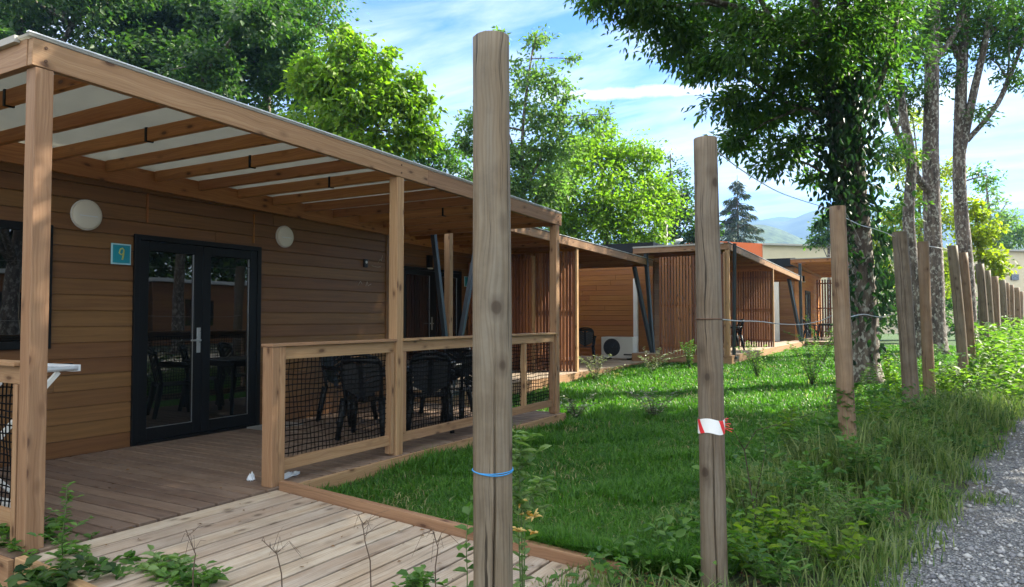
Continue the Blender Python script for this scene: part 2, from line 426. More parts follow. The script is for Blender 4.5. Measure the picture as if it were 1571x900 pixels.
# ------------------------------------------------------------------ geometry helpers
class MB:
    """collects bars, plates, tubes into ONE mesh with uv (metres along the piece) and tint"""
    def __init__(self):
        self.v, self.f, self.uv, self.t, self.sm = [], [], [], [], []

    def face(self, idx, uvs, t, smooth=False):
        self.f.append(idx)
        self.uv.extend(uvs)
        self.t.append(t)
        self.sm.append(smooth)

    def bar(self, p0, p1, w, h, up=(0, 0, 1), t=None):
        """box from p0 to p1, w across, h along 'up' (centred on the axis)"""
        p0, p1 = Vector(p0), Vector(p1)
        L = (p1 - p0).length
        a = (p1 - p0).normalized()
        up = Vector(up)
        s = a.cross(up)
        if s.length < 1e-4:
            s = a.cross(Vector((1, 0, 0)))
        s.normalize()
        n = s.cross(a).normalized()
        t = random.random() if t is None else t
        u0, v0 = random.random() * 40, random.random() * 40
        b = len(self.v)
        for q in (p0, p1):
            for (sx, sz) in ((-1, -1), (1, -1), (1, 1), (-1, 1)):
                self.v.append(q + s * (sx * w / 2) + n * (sz * h / 2))
        vs = [0, w, w + h, 2 * w + h, 2 * (w + h)]
        for i in range(4):
            j = (i + 1) % 4
            self.face((b + i, b + j, b + 4 + j, b + 4 + i),
                      [(u0, v0 + vs[i]), (u0, v0 + vs[i + 1]), (u0 + L, v0 + vs[i + 1]), (u0 + L, v0 + vs[i])], t)
        self.face((b + 3, b + 2, b + 1, b), [(u0, v0 + h), (u0 + .01, v0 + h), (u0 + .01, v0), (u0, v0)], t)
        self.face((b + 4, b + 5, b + 6, b + 7), [(u0, v0), (u0 + .01, v0), (u0 + .01, v0 + h), (u0, v0 + h)], t)
        return self

    def box(self, x0, x1, y0, y1, z0, z1, t=None):
        d = (x1 - x0, y1 - y0, z1 - z0)
        i = d.index(max(d))
        c = [(x0 + x1) / 2, (y0 + y1) / 2, (z0 + z1) / 2]
        a, b = list(c), list(c)
        a[i], b[i] = (x0, y0, z0)[i], (x1, y1, z1)[i]
        if i == 2:
            return self.bar(a, b, d[0], d[1], (0, 1, 0), t)
        return self.bar(a, b, d[1 - i], d[2], (0, 0, 1), t)

    def tube(self, pts, radii, n=8, t=None, cap=True, smooth=True, jit=0.0, shape=None):
        pts = [Vector(p) for p in pts]
        if isinstance(radii, (int, float)):
            radii = [radii] * len(pts)
        t = random.random() if t is None else t
        u0, v0 = random.random() * 40, random.random() * 40
        b = len(self.v)
        L = 0
        ls = []
        ref = None
        for i, q in enumerate(pts):
            a = (pts[min(i + 1, len(pts) - 1)] - pts[max(i - 1, 0)])
            a = a.normalized() if a.length > 1e-9 else Vector((0, 0, 1))
            if ref is None:
                ref = Vector((1, 0, 0)) if abs(a.x) < 0.9 else Vector((0, 1, 0))
            s = (ref - a * ref.dot(a)).normalized()
            ref = s
            n2 = a.cross(s)
            if i:
                L += (q - pts[i - 1]).length
            ls.append(L)
            for j in range(n):
                an = 2 * PI * j / n
                r = radii[i] * (1 + (random.random() - 0.5) * 2 * jit)
                if shape:
                    r *= shape(an, i, L)
                self.v.append(q + s * (math.cos(an) * r) + n2 * (math.sin(an) * r))
        per = 2 * PI * radii[0]
        for i in range(len(pts) - 1):
            for j in range(n):
                jj = (j + 1) % n
                self.face((b + i * n + j, b + i * n + jj, b + (i + 1) * n + jj, b + (i + 1) * n + j),
                          [(u0 + ls[i], v0 + per * j / n), (u0 + ls[i], v0 + per * (j + 1) / n),
                           (u0 + ls[i + 1], v0 + per * (j + 1) / n), (u0 + ls[i + 1], v0 + per * j / n)], t, smooth)
        if cap:
            m_ = len(pts) - 1
            self.face(tuple(b + j for j in reversed(range(n))), [(u0 + math.cos(j) * .05, v0) for j in range(n)], t)
            self.face(tuple(b + m_ * n + j for j in range(n)),
                      [(u0 + .05 * math.cos(2 * PI * j / n), v0 + .05 * math.sin(2 * PI * j / n)) for j in range(n)], t)
        return self

    def quad(self, a, b, c, d, t=None):
        t = random.random() if t is None else t
        n = len(self.v)
        a, b, c, d = map(Vector, (a, b, c, d))
        self.v += [a, b, c, d]
        L, H = (b - a).length, (d - a).length
        u0, v0 = random.random() * 40, random.random() * 40
        self.face((n, n + 1, n + 2, n + 3), [(u0, v0), (u0 + L, v0), (u0 + L, v0 + H), (u0, v0 + H)], t)
        return self

    def poly_prism(self, pts, ext, t=None):
        """flat outline pts (3-D) pushed along vector ext"""
        t = random.random() if t is None else t
        pts = [Vector(p) for p in pts]
        ext = Vector(ext)
        n, b = len(pts), len(self.v)
        self.v += pts + [p + ext for p in pts]
        self.face(tuple(b + i for i in reversed(range(n))), [(p.x + p.y, p.z) for p in reversed(pts)], t)
        self.face(tuple(b + n + i for i in range(n)), [(p.x + p.y, p.z) for p in pts], t)
        for i in range(n):
            j = (i + 1) % n
            self.face((b + i, b + j, b + n + j, b + n + i), [(i, 0), (i + 1, 0), (i + 1, .05), (i, .05)], t)
        return self

    def build(self, name, material, parent=None, bevel=0.0, loc=None, seg=2):
        me = bpy.data.meshes.new(name)
        me.from_pydata([tuple(v) for v in self.v], [], self.f)
        uvl = me.uv_layers.new(name='UVMap')
        uvl.data.foreach_set('uv', np.array(self.uv, dtype=np.float32).ravel())
        at_ = me.attributes.new('tint', 'FLOAT', 'FACE')
        at_.data.foreach_set('value', np.array(self.t, dtype=np.float32))
        me.polygons.foreach_set('use_smooth', np.array(self.sm, dtype=bool))
        me.materials.append(MATS[material])
        bm = bmesh.new()
        bm.from_mesh(me)
        bmesh.ops.recalc_face_normals(bm, faces=bm.faces)
        bm.to_mesh(me)
        bm.free()
        me.update()
        return link(name, me, parent, bevel, loc, seg)


def link(name, me, parent=None, bevel=0.0, loc=None, seg=2):
    o = bpy.data.objects.new(name, me)
    COL.objects.link(o)
    if loc is not None:
        o.location = loc
    if parent is not None:
        o.parent = parent
    if bevel:
        b = o.modifiers.new('bevel', 'BEVEL')
        b.width = bevel
        b.segments = seg
        b.limit_method = 'ANGLE'
        b.angle_limit = math.radians(50)
    return o


def tag(o, label, cat, group=None):
    o['label'] = label
    o['category'] = cat
    if group:
        o['group'] = group
    return o


def thing(name, label, cat, loc=(0, 0, 0), rz=0.0, group=None):
    o = bpy.data.objects.new(name, None)
    COL.objects.link(o)
    o.location = loc
    o.rotation_euler = (0, 0, rz)
    return tag(o, label, cat, group)


def kind(o, kd):
    o['kind'] = kd
    return o


def copy_thing(src, label, loc, rz=0.0, scale=None):
    c = src.copy()
    COL.objects.link(c)
    c.location = loc
    c.rotation_euler = (0, 0, rz)
    if scale:
        c.scale = (scale,) * 3
    c['label'] = label
    for ch in src.children:
        d = ch.copy()
        COL.objects.link(d)
        d.parent = c
        for g in ch.children:
            e = g.copy()
            COL.objects.link(e)
            e.parent = d
    return c


def np_mesh(name, verts, loops, sizes, material, tint=None, parent=None, smooth=False):
    """verts (N,3); loops flat indices; sizes per-face loop counts"""
    me = bpy.data.meshes.new(name)
    me.vertices.add(len(verts))
    me.vertices.foreach_set('co', np.asarray(verts, dtype=np.float32).ravel())
    me.loops.add(len(loops))
    me.loops.foreach_set('vertex_index', np.asarray(loops, dtype=np.int32))
    st = np.concatenate([[0], np.cumsum(sizes)[:-1]]).astype(np.int32)
    me.polygons.add(len(sizes))
    me.polygons.foreach_set('loop_start', st)
    me.polygons.foreach_set('loop_total', np.asarray(sizes, dtype=np.int32))
    if smooth:
        me.polygons.foreach_set('use_smooth', np.ones(len(sizes), dtype=bool))
    if tint is not None:
        a = me.attributes.new('tint', 'FLOAT', 'FACE')
        a.data.foreach_set('value', np.asarray(tint, dtype=np.float32))
    me.materials.append(MATS[material])
    me.update(calc_edges=True)
    return link(name, me, parent)


def unit(a):
    return a / np.maximum(np.linalg.norm(a, axis=1, keepdims=True), 1e-9)


def leaves(name, c, d, n, L, Wd, material, tint=None, parent=None, fold=0.18, broad=False):
    """one folded leaf per row: base c, direction d, face normal n"""
    c, d, n = (np.asarray(q, dtype=float) for q in (c, d, n))
    N = len(c)
    d = unit(d)
    n = unit(n - d * (n * d).sum(1, keepdims=True))
    s = np.cross(d, n)
    L = np.broadcast_to(np.asarray(L, dtype=float), (N,))[:, None]
    Wd = np.broadcast_to(np.asarray(Wd, dtype=float), (N,))[:, None]
    if tint is None:
        tint = RNG.random(N)
    if broad:
        V = np.empty((N, 6, 3))
        a_, b_ = c + d * L * 0.28, c + d * L * 0.64
        V[:, 0] = c
        V[:, 1] = a_ + s * Wd * .46 + n * Wd * fold
        V[:, 2] = b_ + s * Wd * .42 + n * (Wd * fold - L * .02)
        V[:, 3] = c + d * L - n * L * 0.12
        V[:, 4] = b_ - s * Wd * .42 + n * (Wd * fold - L * .02)
        V[:, 5] = a_ - s * Wd * .46 + n * Wd * fold
        b = (np.arange(N) * 6)[:, None]
        loops = (b + np.array([0, 1, 2, 3, 0, 3, 4, 5])).ravel()
        return np_mesh(name, V.reshape(-1, 3), loops, np.full(2 * N, 4), material, np.repeat(tint, 2), parent)
    mid = c + d * L * 0.45
    V = np.empty((N, 4, 3))
    V[:, 0] = c
    V[:, 1] = mid + s * Wd / 2 + n * Wd * fold
    V[:, 2] = c + d * L - n * L * 0.08
    V[:, 3] = mid - s * Wd / 2 + n * Wd * fold
    b = (np.arange(N) * 4)[:, None]
    loops = (b + np.array([0, 1, 2, 0, 2, 3])).ravel()
    if tint is None:
        tint = RNG.random(N)
    return np_mesh(name, V.reshape(-1, 3), loops, np.full(2 * N, 3), material, np.repeat(tint, 2), parent)


def blades(name, p, hgt, wid, lean, az, material, tint, parent=None):
    """grass blades: root p, height, width, lean (0..1), azimuth"""
    N = len(p)
    dirv = np.stack([np.cos(az), np.sin(az), np.zeros(N)], 1)
    side = np.stack([-np.sin(az), np.cos(az), np.zeros(N)], 1)
    tw = RNG.uniform(-1, 1, (N, 1)) * 0.9
    side = unit(side + dirv * tw)
    H, Wd, Ln = hgt[:, None], wid[:, None], lean[:, None]
    up = np.array([0, 0, 1.0])
    m_ = p + up * H * 0.58 + dirv * H * Ln * 0.28
    tip = p + up * H * (1 - 0.35 * Ln) + dirv * H * Ln * 0.95
    V = np.empty((N, 5, 3))
    V[:, 0] = p - side * Wd / 2
    V[:, 1] = p + side * Wd / 2
    V[:, 2] = m_ + side * Wd * 0.38
    V[:, 3] = m_ - side * Wd * 0.38
    V[:, 4] = tip
    b = (np.arange(N) * 5)[:, None]
    loops = (b + np.array([0, 1, 2, 3, 3, 2, 4])).ravel()
    sizes = np.tile([4, 3], N)
    return np_mesh(name, V.reshape(-1, 3), loops, sizes, material, np.repeat(tint, 2), parent)


# ------------------------------------------------------------------ ground
ys = np.concatenate([[-300, -100, -30, -12, -5], np.arange(-2, 42, 1.0), [50, 70, 120, 300, 900, 1900]])
xs = np.concatenate([[-1800, -900, -200, -60, -30, -20], np.arange(-16, 20, 2.0), [24, 40, 90, 300, 1200]])
V, Fq = [], []
for y in ys:
    for x in xs:
        V.append((x, y, float(gz(x, y))))
nx = len(xs)
for j in range(len(ys) - 1):
    for i in range(nx - 1):
        Fq.append((j * nx + i, j * nx + i + 1, (j + 1) * nx + i + 1, (j + 1) * nx + i))
me = bpy.data.meshes.new('ground')
me.from_pydata(V, [], Fq)
me.materials.append(MATS['soil_grass'])
kind(link('ground', me), 'structure')


def strip(name, xl, xr, y0, y1, dz, material, n=60):
    V, Fq = [], []
    for i in range(n + 1):
        y = y0 + (y1 - y0) * i / n
        wob = 0.10 * math.sin(y * 2.1) + 0.07 * math.sin(y * 5.3 + 1) if material == 'gravel' else 0
        for x in (xl(y) + wob, xr(y)):
            V.append((x, y, float(gz(x, y)) + dz))
    for i in range(n):
        Fq.append((2 * i, 2 * i + 1, 2 * i + 3, 2 * i + 2))
    me = bpy.data.meshes.new(name)
    me.from_pydata(V, [], Fq)
    me.materials.append(MATS[material])
    return kind(link(name, me), 'structure')


def lawn_left(y):
    return -4.2 if y < 8.77 else (-6.4 if y < 18.0 else -4.2)


strip('lawn', lambda y: lawn_left(y), lambda y: fence_x(y) - 0.1, 3.95, 60, 0.006, 'lawn', 120)
strip('gravel_path', lambda y: path_x(y), lambda y: path_x(y) + 5.5, -4, 80, 0.008, 'gravel', 200)


# ------------------------------------------------------------------ cabins
def clapboard(mb, org, along, out, length, z0, z1, holes=(), bh=0.15):
    """horizontal lapped boards; holes = (s0, s1, z0, z1) in metres along the wall"""
    org, along, out = Vector(org), Vector(along), Vector(out)
    n = int(round((z1 - z0) / bh))
    up = Vector((0, 0, 1))
    for i in range(n):
        za, zb = z0 + i * bh, z0 + (i + 1) * bh - 0.004
        zc = (za + zb) / 2
        segs = [(0.0, length)]
        for (h0, h1, hz0, hz1) in holes:
            if hz0 < zc < hz1:
                nxt = []
                for (a, b) in segs:
                    if h1 <= a or h0 >= b:
                        nxt.append((a, b))
                    else:
                        if h0 > a: nxt.append((a, h0))
                        if h1 < b: nxt.append((h1, b))
                segs = nxt
        cut = []
        for (a, b) in segs:
            while b - a > 3.4:
                q = a + random.uniform(1.6, 3.2)
                cut.append((a, q - .002))
                a = q + .002
            cut.append((a, b))
        for (a, b) in cut:
            tt = random.random()
            u0, v0 = random.random() * 40, random.random() * 40
            k0 = len(mb.v)
            for s in (a, b):
                q = org + along * s
                mb.v += [q + up * za - out * 0.02, q + up * za + out * 0.015, q + up * (zb - 0.012) + out * 0.010,
                         q + up * zb + out * 0.004, q + up * zb - out * 0.02]
            L = b - a
            pr = [0, .04, .04 + bh, .06 + bh, .08 + bh]
            for j in range(4):
                mb.face((k0 + j, k0 + 5 + j, k0 + 6 + j, k0 + 1 + j),
                        [(u0, v0 + pr[j]), (u0 + L, v0 + pr[j]), (u0 + L, v0 + pr[j + 1]), (u0, v0 + pr[j + 1])], tt)
            for e in (0, 5):
                mb.face(tuple(k0 + e + j for j in range(5)), [(u0, v0)] * 5, tt)


def glazed_door(parent, xw, y0, y1, z0, z1, leaves_n=2):
    """black aluminium door set in the wall plane x = xw, facing +X"""
    fr = MB()
    t = 0.055
    fr.box(xw - 0.03, xw + 0.045, y0, y0 + t, z0, z1)
    fr.box(xw - 0.03, xw + 0.045, y1 - t, y1, z0, z1)
    fr.box(xw - 0.03, xw + 0.045, y0 + t + .001, y1 - t - .001, z1 - t, z1)
    fr.box(xw - 0.03, xw + 0.06, y0 + t + .001, y1 - t - .001, z0, z0 + 0.03)
    fr.build('door_frame', 'black_metal', parent, 0.004)
    wl = (y1 - y0 - 2 * t) / leaves_n
    for i in range(leaves_n):
        a, b = y0 + t + i * wl + 0.003, y0 + t + (i + 1) * wl - 0.003
        lf = MB()
        s = 0.098
        x0, x1 = xw - 0.025, xw + 0.035
        lf.box(x0, x1, a, a + s, z0 + 0.035, z1 - t - 0.004)
        lf.box(x0, x1, b - s, b, z0 + 0.035, z1 - t - 0.004)
        lf.box(x0, x1, a + s + .001, b - s - .001, z0 + 0.035, z0 + 0.035 + 0.12)
        lf.box(x0, x1, a + s + .001, b - s - .001, z1 - t - 0.004 - s, z1 - t - 0.004)
        leaf_o = lf.build('door_leaf', 'black_metal', parent, 0.004)
        pn = MB()
        pn.box(xw - 0.012, xw + 0.006, a + s + .003, b - s - .003, z0 + .158, z1 - t - s - .007)
        pn.build('pane', 'dark_glass', leaf_o)
        bd = MB()       # thin bright glazing bead
        yy0, yy1, zz0, zz1 = a + s, b - s, z0 + .156, z1 - t - s - .004
        for (p0, p1) in (((yy0, zz0), (yy1, zz0)), ((yy1, zz0), (yy1, zz1))):
            bd.bar((xw + 0.012, p0[0], p0[1]), (xw + 0.012, p1[0], p1[1]), 0.007, 0.007)
        bd.build('glazing_bead', 'steel', leaf_o)
        if i == 0 and leaves_n == 2:
            hd = MB()
            yh = b - 0.05
            hd.box(xw + 0.036, xw + 0.050, yh - 0.022, yh + 0.022, z0 + 0.90, z0 + 1.17)
            hd.tube([(xw + 0.05, yh, z0 + 1.035), (xw + 0.085, yh, z0 + 1.035), (xw + 0.085, yh - 0.12, z0 + 1.035)], 0.010, 8)
            hd.build('handle', 'steel', leaf_o, 0.003)


# --- first cabin
X1W = -6.89
c1o = thing('wooden_cabin', 'nearest brown timber clad cabin with black double glass door and round wall lamps', 'cabin', (0, 0, 0))
wl = MB()
WIN = (2.05, 3.54, 1.0, 2.12)
DOOR = (4.32, 5.90, 0.0, 2.12)
Y0c = -1.5
clapboard(wl, (X1W, Y0c, 0), (0, 1, 0), (1, 0, 0), 8.23 - Y0c, 0.0, 2.85,
          [(WIN[0] - Y0c, WIN[1] - Y0c, WIN[2], WIN[3]), (DOOR[0] - Y0c, DOOR[1] - Y0c, DOOR[2], DOOR[3])])
wl.build('wall', 'siding', c1o)
b_ = MB()
b_.box(X1W - 4.0, X1W - 0.03, Y0c, 8.22, -0.15, 2.9)
b_.build('core_wall', 'siding', c1o)
b_ = MB()
clapboard(b_, (X1W, 8.235, 0), (-1, 0, 0), (0, 1, 0), 4.0, 0.0, 2.85)
b_.build('end_wall', 'siding', c1o)
b_ = MB()
b_.box(X1W - 0.03, X1W + 0.032, 8.20, 8.27, 0.0, 2.55)
b_.build('corner_trim', 'siding', c1o, 0.004)
b_ = MB()
b_.box(X1W - 4.15, X1W + 0.02, Y0c - .1, 8.35, 2.905, 3.02)
b_.build('roof', 'roof_black', c1o)
glazed_door(c1o, X1W, *DOOR)
wf = MB()
t = 0.07
wf.box(X1W - .03, X1W + .045, WIN[0], WIN[0] + t, WIN[2], WIN[3])
wf.box(X1W - .03, X1W + .045, WIN[1] - t, WIN[1], WIN[2], WIN[3])
wf.box(X1W - .03, X1W + .045, WIN[0] + t + .001, WIN[1] - t - .001, WIN[2], WIN[2] + t)
wf.box(X1W - .03, X1W + .045, WIN[0] + t + .001, WIN[1] - t - .001, WIN[3] - t, WIN[3])
wfo = wf.build('window', 'black_metal', c1o, 0.004)
pn = MB()
pn.box(X1W - .01, X1W + .006, WIN[0] + t + .002, WIN[1] - t - .002, WIN[2] + t + .002, WIN[3] - t - .002)
pn.build('pane', 'dark_glass', wfo)
for yj, za, zb in ((4.46, 2.25, 2.55), (5.80, 2.16, 2.50)):
    j = MB()
    j.box(X1W + .012, X1W + .026, yj - .008, yj + .008, za, zb)
    j.build('joint_strip', 'siding_far', c1o)


def round_lamp(loc, r, label):
    o = thing('wall_lamp', label, 'lamp', loc, group='round lamps on the near cabin')
    n = 40
    bs = MB()
    bs.tube([(0, 0, 0), (.02, 0, 0)], r, n, smooth=False)
    bs.build('base_ring', 'white_plastic', o)
    cv = MB()
    cv.tube([(.0202, 0, 0), (.03, 0, 0), (.04, 0, 0), (.045, 0, 0), (.046, 0, 0)], [r * .97, r * .955, r * .85, r * .5, r * .05], n)
    cv.build('lamp_cover', 'lamp_cover', o)
    hb = MB()
    hb.bar((.045, -r * .55, -.012), (.042, r * .6, -.012), .010, .010, (0, 0, 1))
    hb.build('trim_bar', 'white_metal', o)
    return o


round_lamp((X1W + .02, 3.84, 2.25), 0.145, 'round cream wall lamp beside the blue number plate, left of the door')
round_lamp((X1W + .02, 6.26, 2.28), 0.135, 'round cream wall lamp to the right of the black double door')


def number_plate(loc, w, h, label, digit=True, group=None):
    o = thing('number_plate', label, 'sign', loc, group=group)
    a = MB(); a.box(0, .012, -w / 2, w / 2, -h / 2, h / 2); a.build('border', 'teal_light', o, .003)
    a = MB(); a.box(.0122, .016, -w * .43, w * .43, -h * .43, h * .43); a.build('panel', 'teal', o)
    if digit:
        d = MB()
        q = [(.30, .62), (.55, .78), (.66, .62), (.50, .46), (.32, .56), (.34, .66)]
        pts = [(.0185, (u - .5) * w * .62, (v - .5) * h * .9) for u, v in ((.36, .70), (.30, .55), (.45, .46), (.66, .55), (.68, .72), (.55, .82), (.40, .76))]
        d.tube(pts + [pts[0]], .007, 6)
        d.tube([(.0185, (.68 - .5) * w * .62, (.72 - .5) * h * .9), (.0185, (.62 - .5) * w * .62, (.40 - .5) * h * .9), (.0185, (.55 - .5) * w * .62, (.20 - .5) * h * .9)], .008, 6)
        d.build('digit', 'sign_yellow', o)
    return o


number_plate((X1W + .02, 4.185, 1.905), .2, .205, 'square turquoise house number plate beside the near double door')
so = thing('wall_socket', 'brown outdoor socket box low on the near cabin wall', 'socket', (X1W + .018, 3.66, .83))
a = MB(); a.box(0, .035, -.075, .075, -.03, .03); a.build('cover', 'black_plastic', so, .006)
a = MB(); a.box(0, .012, -.09, .09, -.042, .042); a.build('back_plate', 'siding_far', so, .003)
do = thing('door_intercom', 'small black gadget screwed to the cabin wall near its right end', 'gadget', (X1W + .02, 7.74, 2.05))
a = MB(); a.box(0, .03, -.04, .04, -.06, .06); a.build('casing', 'black_plastic', do, .012)
a = MB(); a.tube([(.0302, 0, .012), (.036, 0, .012)], .02, 16); a.build('badge', 'white_plastic', do)
# pale scrape marks on the boards
for cy, cz, pts in ((8.02, 2.03, [(-.14, -.01), (-.02, -.02), (.06, -.01)]), (8.07, 2.10, [(-.05, -.02), (.0, .03), (.02, .0), (.05, .09)]),
                    (7.70, 1.75, [(-.10, -.02), (-.05, .04), (-.02, .0)]), (7.76, 1.73, [(0, 0), (.03, .06), (.05, .0), (.11, .03)])):
    sc_ = MB()
    sc_.tube([(X1W + .0245, cy + y_, cz + z_) for y_, z_ in pts], .0042, 5)
    sc_.build('scratch_mark', 'mark_pale', c1o)

# --- first deck and ramp
XD, YD0, YD1 = -4.25, 2.02, 8.77
dk = thing('wooden_deck', 'near cabin deck of reddish grooved boards under the pergola', 'deck', (0, 0, 0))
bd = MB()
y = YD0 + .002
while y < YD1 - .05:
    bd.box(X1W + .03, XD - .002, y, y + .1245, -.028, 0.0)
    y += .1435
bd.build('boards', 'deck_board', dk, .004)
fs = MB()
fs.box(XD, XD + .03, 3.87, YD1, -.20, -.004)
fs.box(X1W, XD, YD1 - .03, YD1, -.2, -.03)
fs.box(X1W, XD + .03, YD0 - .03, YD0, -.25, -.004)
fs.build('fascia', 'pine', dk, .004)
jb = MB()
for xx in (-6.4, -5.6, -4.9, -4.35):
    jb.box(xx, xx + .06, YD0, YD1 - .04, -.17, -.031)
jb.build('joists', 'deck_board', dk)

rp = thing('access_ramp', 'pale weathered board ramp sloping from the deck to the path', 'ramp', (0, 0, 0))
RX1 = -1.52
slope = (-.165) / (RX1 - XD)


def rz_(x): return (x - XD) * slope
bd = MB()
x = XD + .034
while x < RX1 - .02:
    w = min(.127, RX1 - x)
    bd.bar((x + w / 2, 2.06, rz_(x + w / 2) - .018), (x + w / 2, 3.80, rz_(x + w / 2) - .018), w, .028, (-slope, 0, 1))
    x += .1435
bd.build('boards', 'ramp_board', rp, .004)
kb = MB()
kb.bar((XD + .04, 3.838, rz_(XD + .04) + .018), (RX1 + .02, 3.838, rz_(RX1) + .018), .055, .085, (-slope, 0, 1))
kb.build('kerb', 'pine', rp, .004)
kb = MB()
kb.bar((XD + .06, 2.03, rz_(XD) - .05), (RX1, 2.03, rz_(RX1) - .05), .05, .13, (-slope, 0, 1))
kb.build('side_board', 'pine', rp, .004)


# --- pergola builder
def pergola(name, label, xf, xw, y0, y1, z_at, posts, pbase, raf, bracket_every=2, first_raf=.38, step=.51, mats=('pine', 'pine_fresh'), sheet='opal_sheet'):
    """z_at(y) = top of the timber at y; front beam in plane x = xf"""
    o = thing(name, label, 'pergola', (0, 0, 0))
    bw, bh = .05, .155
    fb = MB()
    ym = y0 + (y1 - y0) * .55
    fb.bar((xf, y0 - .02, z_at(y0) - bh / 2), (xf, ym, z_at(ym) - bh / 2), bw, bh)
    fb.bar((xf, ym + .003, z_at(ym) - bh / 2), (xf, y1 + .05, z_at(y1) - bh / 2), bw, bh)
    fb.build('front_beam', mats[0], o, .004)
    for yy in (y0, y1):
        sb = MB()
        sb.bar((xf - bw / 2 - .002, yy, z_at(yy) - bh / 2), (xw + .05, yy, z_at(yy) - bh / 2), bw, bh)
        sb.build('side_beam', mats[1] if yy == y1 else mats[0], o, .004)
    lg = MB()
    lg.bar((xw + .05, y0 + .03, z_at(y0) - .105), (xw + .05, y1 - .03, z_at(y1) - .105), .05, .19)
    lg.build('ledger', mats[1], o, .004)
    for kx in range(raf):
        yy = y0 + first_raf + step * kx
        if yy > y1 - .1:
            break
        r = MB()
        r.bar((xf - bw / 2 - .002, yy, z_at(yy) - .058), (xw + .077, yy, z_at(yy) - .058), .05, .105)
        ro = r.build('rafter', mats[1], o, .004)
        if bracket_every and kx % bracket_every == 0:
            xb = xf + (xw - xf) * (.42 + .0 * kx)
            b = MB()
            b.box(xb - .012, xb + .012, yy - .033, yy + .033, z_at(yy) - .118, z_at(yy) - .003)
            b.build('bracket', 'black_metal', ro)
    for (px, py) in posts:
        p = MB()
        zt = z_at(py) - bh - .001
        p.bar((px - .05, py, pbase), (px - .05, py, zt), .10, .10, (0, 1, 0))
        p.build('post', mats[0], o, .006)
    for (px, py) in posts:
        for dz in (.04, .115):
            b = MB()
            b.tube([(xf + bw / 2, py, z_at(py) - dz), (xf + bw / 2 + .005, py, z_at(py) - dz)], .009, 8)
            b.build('bolt', 'rusty', o)
    sh = MB()
    a, b, c, d = ((xf + .03, y0 - .04), (xw + .02, y0 - .04), (xw + .02, y1 + .04), (xf + .03, y1 + .04))
    sh.poly_prism([(p[0], p[1], z_at(p[1]) + .002) for p in (d, c, b, a)], (0, 0, .016))
    sh.build('roof_sheet', sheet, o)
    tr = MB()
    tr.bar((xf + .018, y0 - .045, z_at(y0 - .045) + .024), (xf + .018, y1 + .045, z_at(y1 + .045) + .024), .03, .009)
    tr.build('edge_trim', 'white_metal', o, .002)
    tr = MB()
    tr.bar((xf - .10, y0 - .03, z_at(y0) + .006), (xw + .05, y0 - .03, z_at(y0) + .006), .05, .04)
    tr.build('end_trim', 'concrete', o, .002)
    return o


XP = -4.30


def z1(y): return 2.765 - .0238 * (y - 5.27)


pergola('pergola', 'large pine pergola with opal roof sheets over the near deck', XP, X1W, 2.10, 8.72, z1,
        [(XP + .02, 2.15), (XP + .02, 5.32), (XP + .02, 8.66)], -.16, 13)


# --- railings
def net_panel(o, p0, p1, z0, z1, cell=.043):
    """square black mesh between p0 and p1 (plan points)"""
    p0, p1 = Vector((*p0, 0)), Vector((*p1, 0))
    L = (p1 - p0).length
    a = (p1 - p0) / L
    nrm = Vector((-a.y, a.x, 0))
    mb = MB()
    n, m_ = int(L / cell), int((z1 - z0) / cell)
    for i in range(n + 1):
        pts = []
        for j in range(m_ + 1):
            q = p0 + a * (L * i / n + .004 * math.sin(i * 1.7 + j * .9) + .006 * math.sin(j * .35 + i * .11))
            pts.append(q + nrm * (.006 * math.sin(i * .5 + j * .4)) + Vector((0, 0, z0 + (z1 - z0) * j / m_)))
        mb.tube(pts, .0044, 4, cap=False, smooth=False)
    for j in range(m_ + 1):
        pts = []
        for i in range(n + 1):
            q = p0 + a * (L * i / n)
            pts.append(q + nrm * (.006 * math.sin(i * .5 + j * .4)) + Vector((0, 0, z0 + (z1 - z0) * j / m_ + .005 * math.sin(i * .6 + j * 1.3) - .006 * math.sin(PI * i / n))))
        mb.tube(pts, .0044, 4, cap=False, smooth=False)
    return mb.build('safety_net', 'net', o)


def railing(label, p0, p1, ztop=1.08, pillar=False, mids=(), group='deck railings with black net'):
    o = thing('deck_railing', label, 'railing', (0, 0, 0), group=group)
    A, B = Vector((*p0, 0)), Vector((*p1, 0))
    a = (B - A).normalized()
    L = (B - A).length
    def P(s, z): return A + a * s + Vector((0, 0, z))
    c = MB(); c.bar(P(-.01, ztop - .011), P(L - .002, ztop - .011), .125, .022); c.build('cap_rail', 'pine', o, .003)
    s0 = .0
    if pillar:
        for q in (.03, .0955):
            pl_ = MB(); pl_.bar(P(q, 0.0), P(q, ztop - .024), .064, .11, tuple(Vector((0, 0, 1)).cross(a))); pl_.build('pillar', 'pine', o, .005)
        s0 = .13
    c = MB(); c.bar(P(s0 + .002, ztop - .075), P(L - .004, ztop - .075), .042, .098); c.build('top_rail', 'pine', o, .003)
    c = MB(); c.bar(P(s0 + .002, .145), P(L - .004, .145), .042, .088); c.build('bottom_rail', 'pine', o, .003)
    ss = [L - .04] + ([s0 + .04] if not pillar else []) + list(mids)
    for s in ss:
        c = MB(); c.bar(P(s, .02 if s > L - .1 else .191), P(s, ztop - .126), .048, .07, tuple(Vector((0, 0, 1)).cross(a))); c.build('stile', 'pine', o, .003)
    off = Vector((-a.y, a.x, 0)) * .024
    q0, q1 = P(s0 + .02, 0) + off, P(L - .03, 0) + off
    net_panel(o, q0[:2], q1[:2], .13, ztop - .07)
    return o


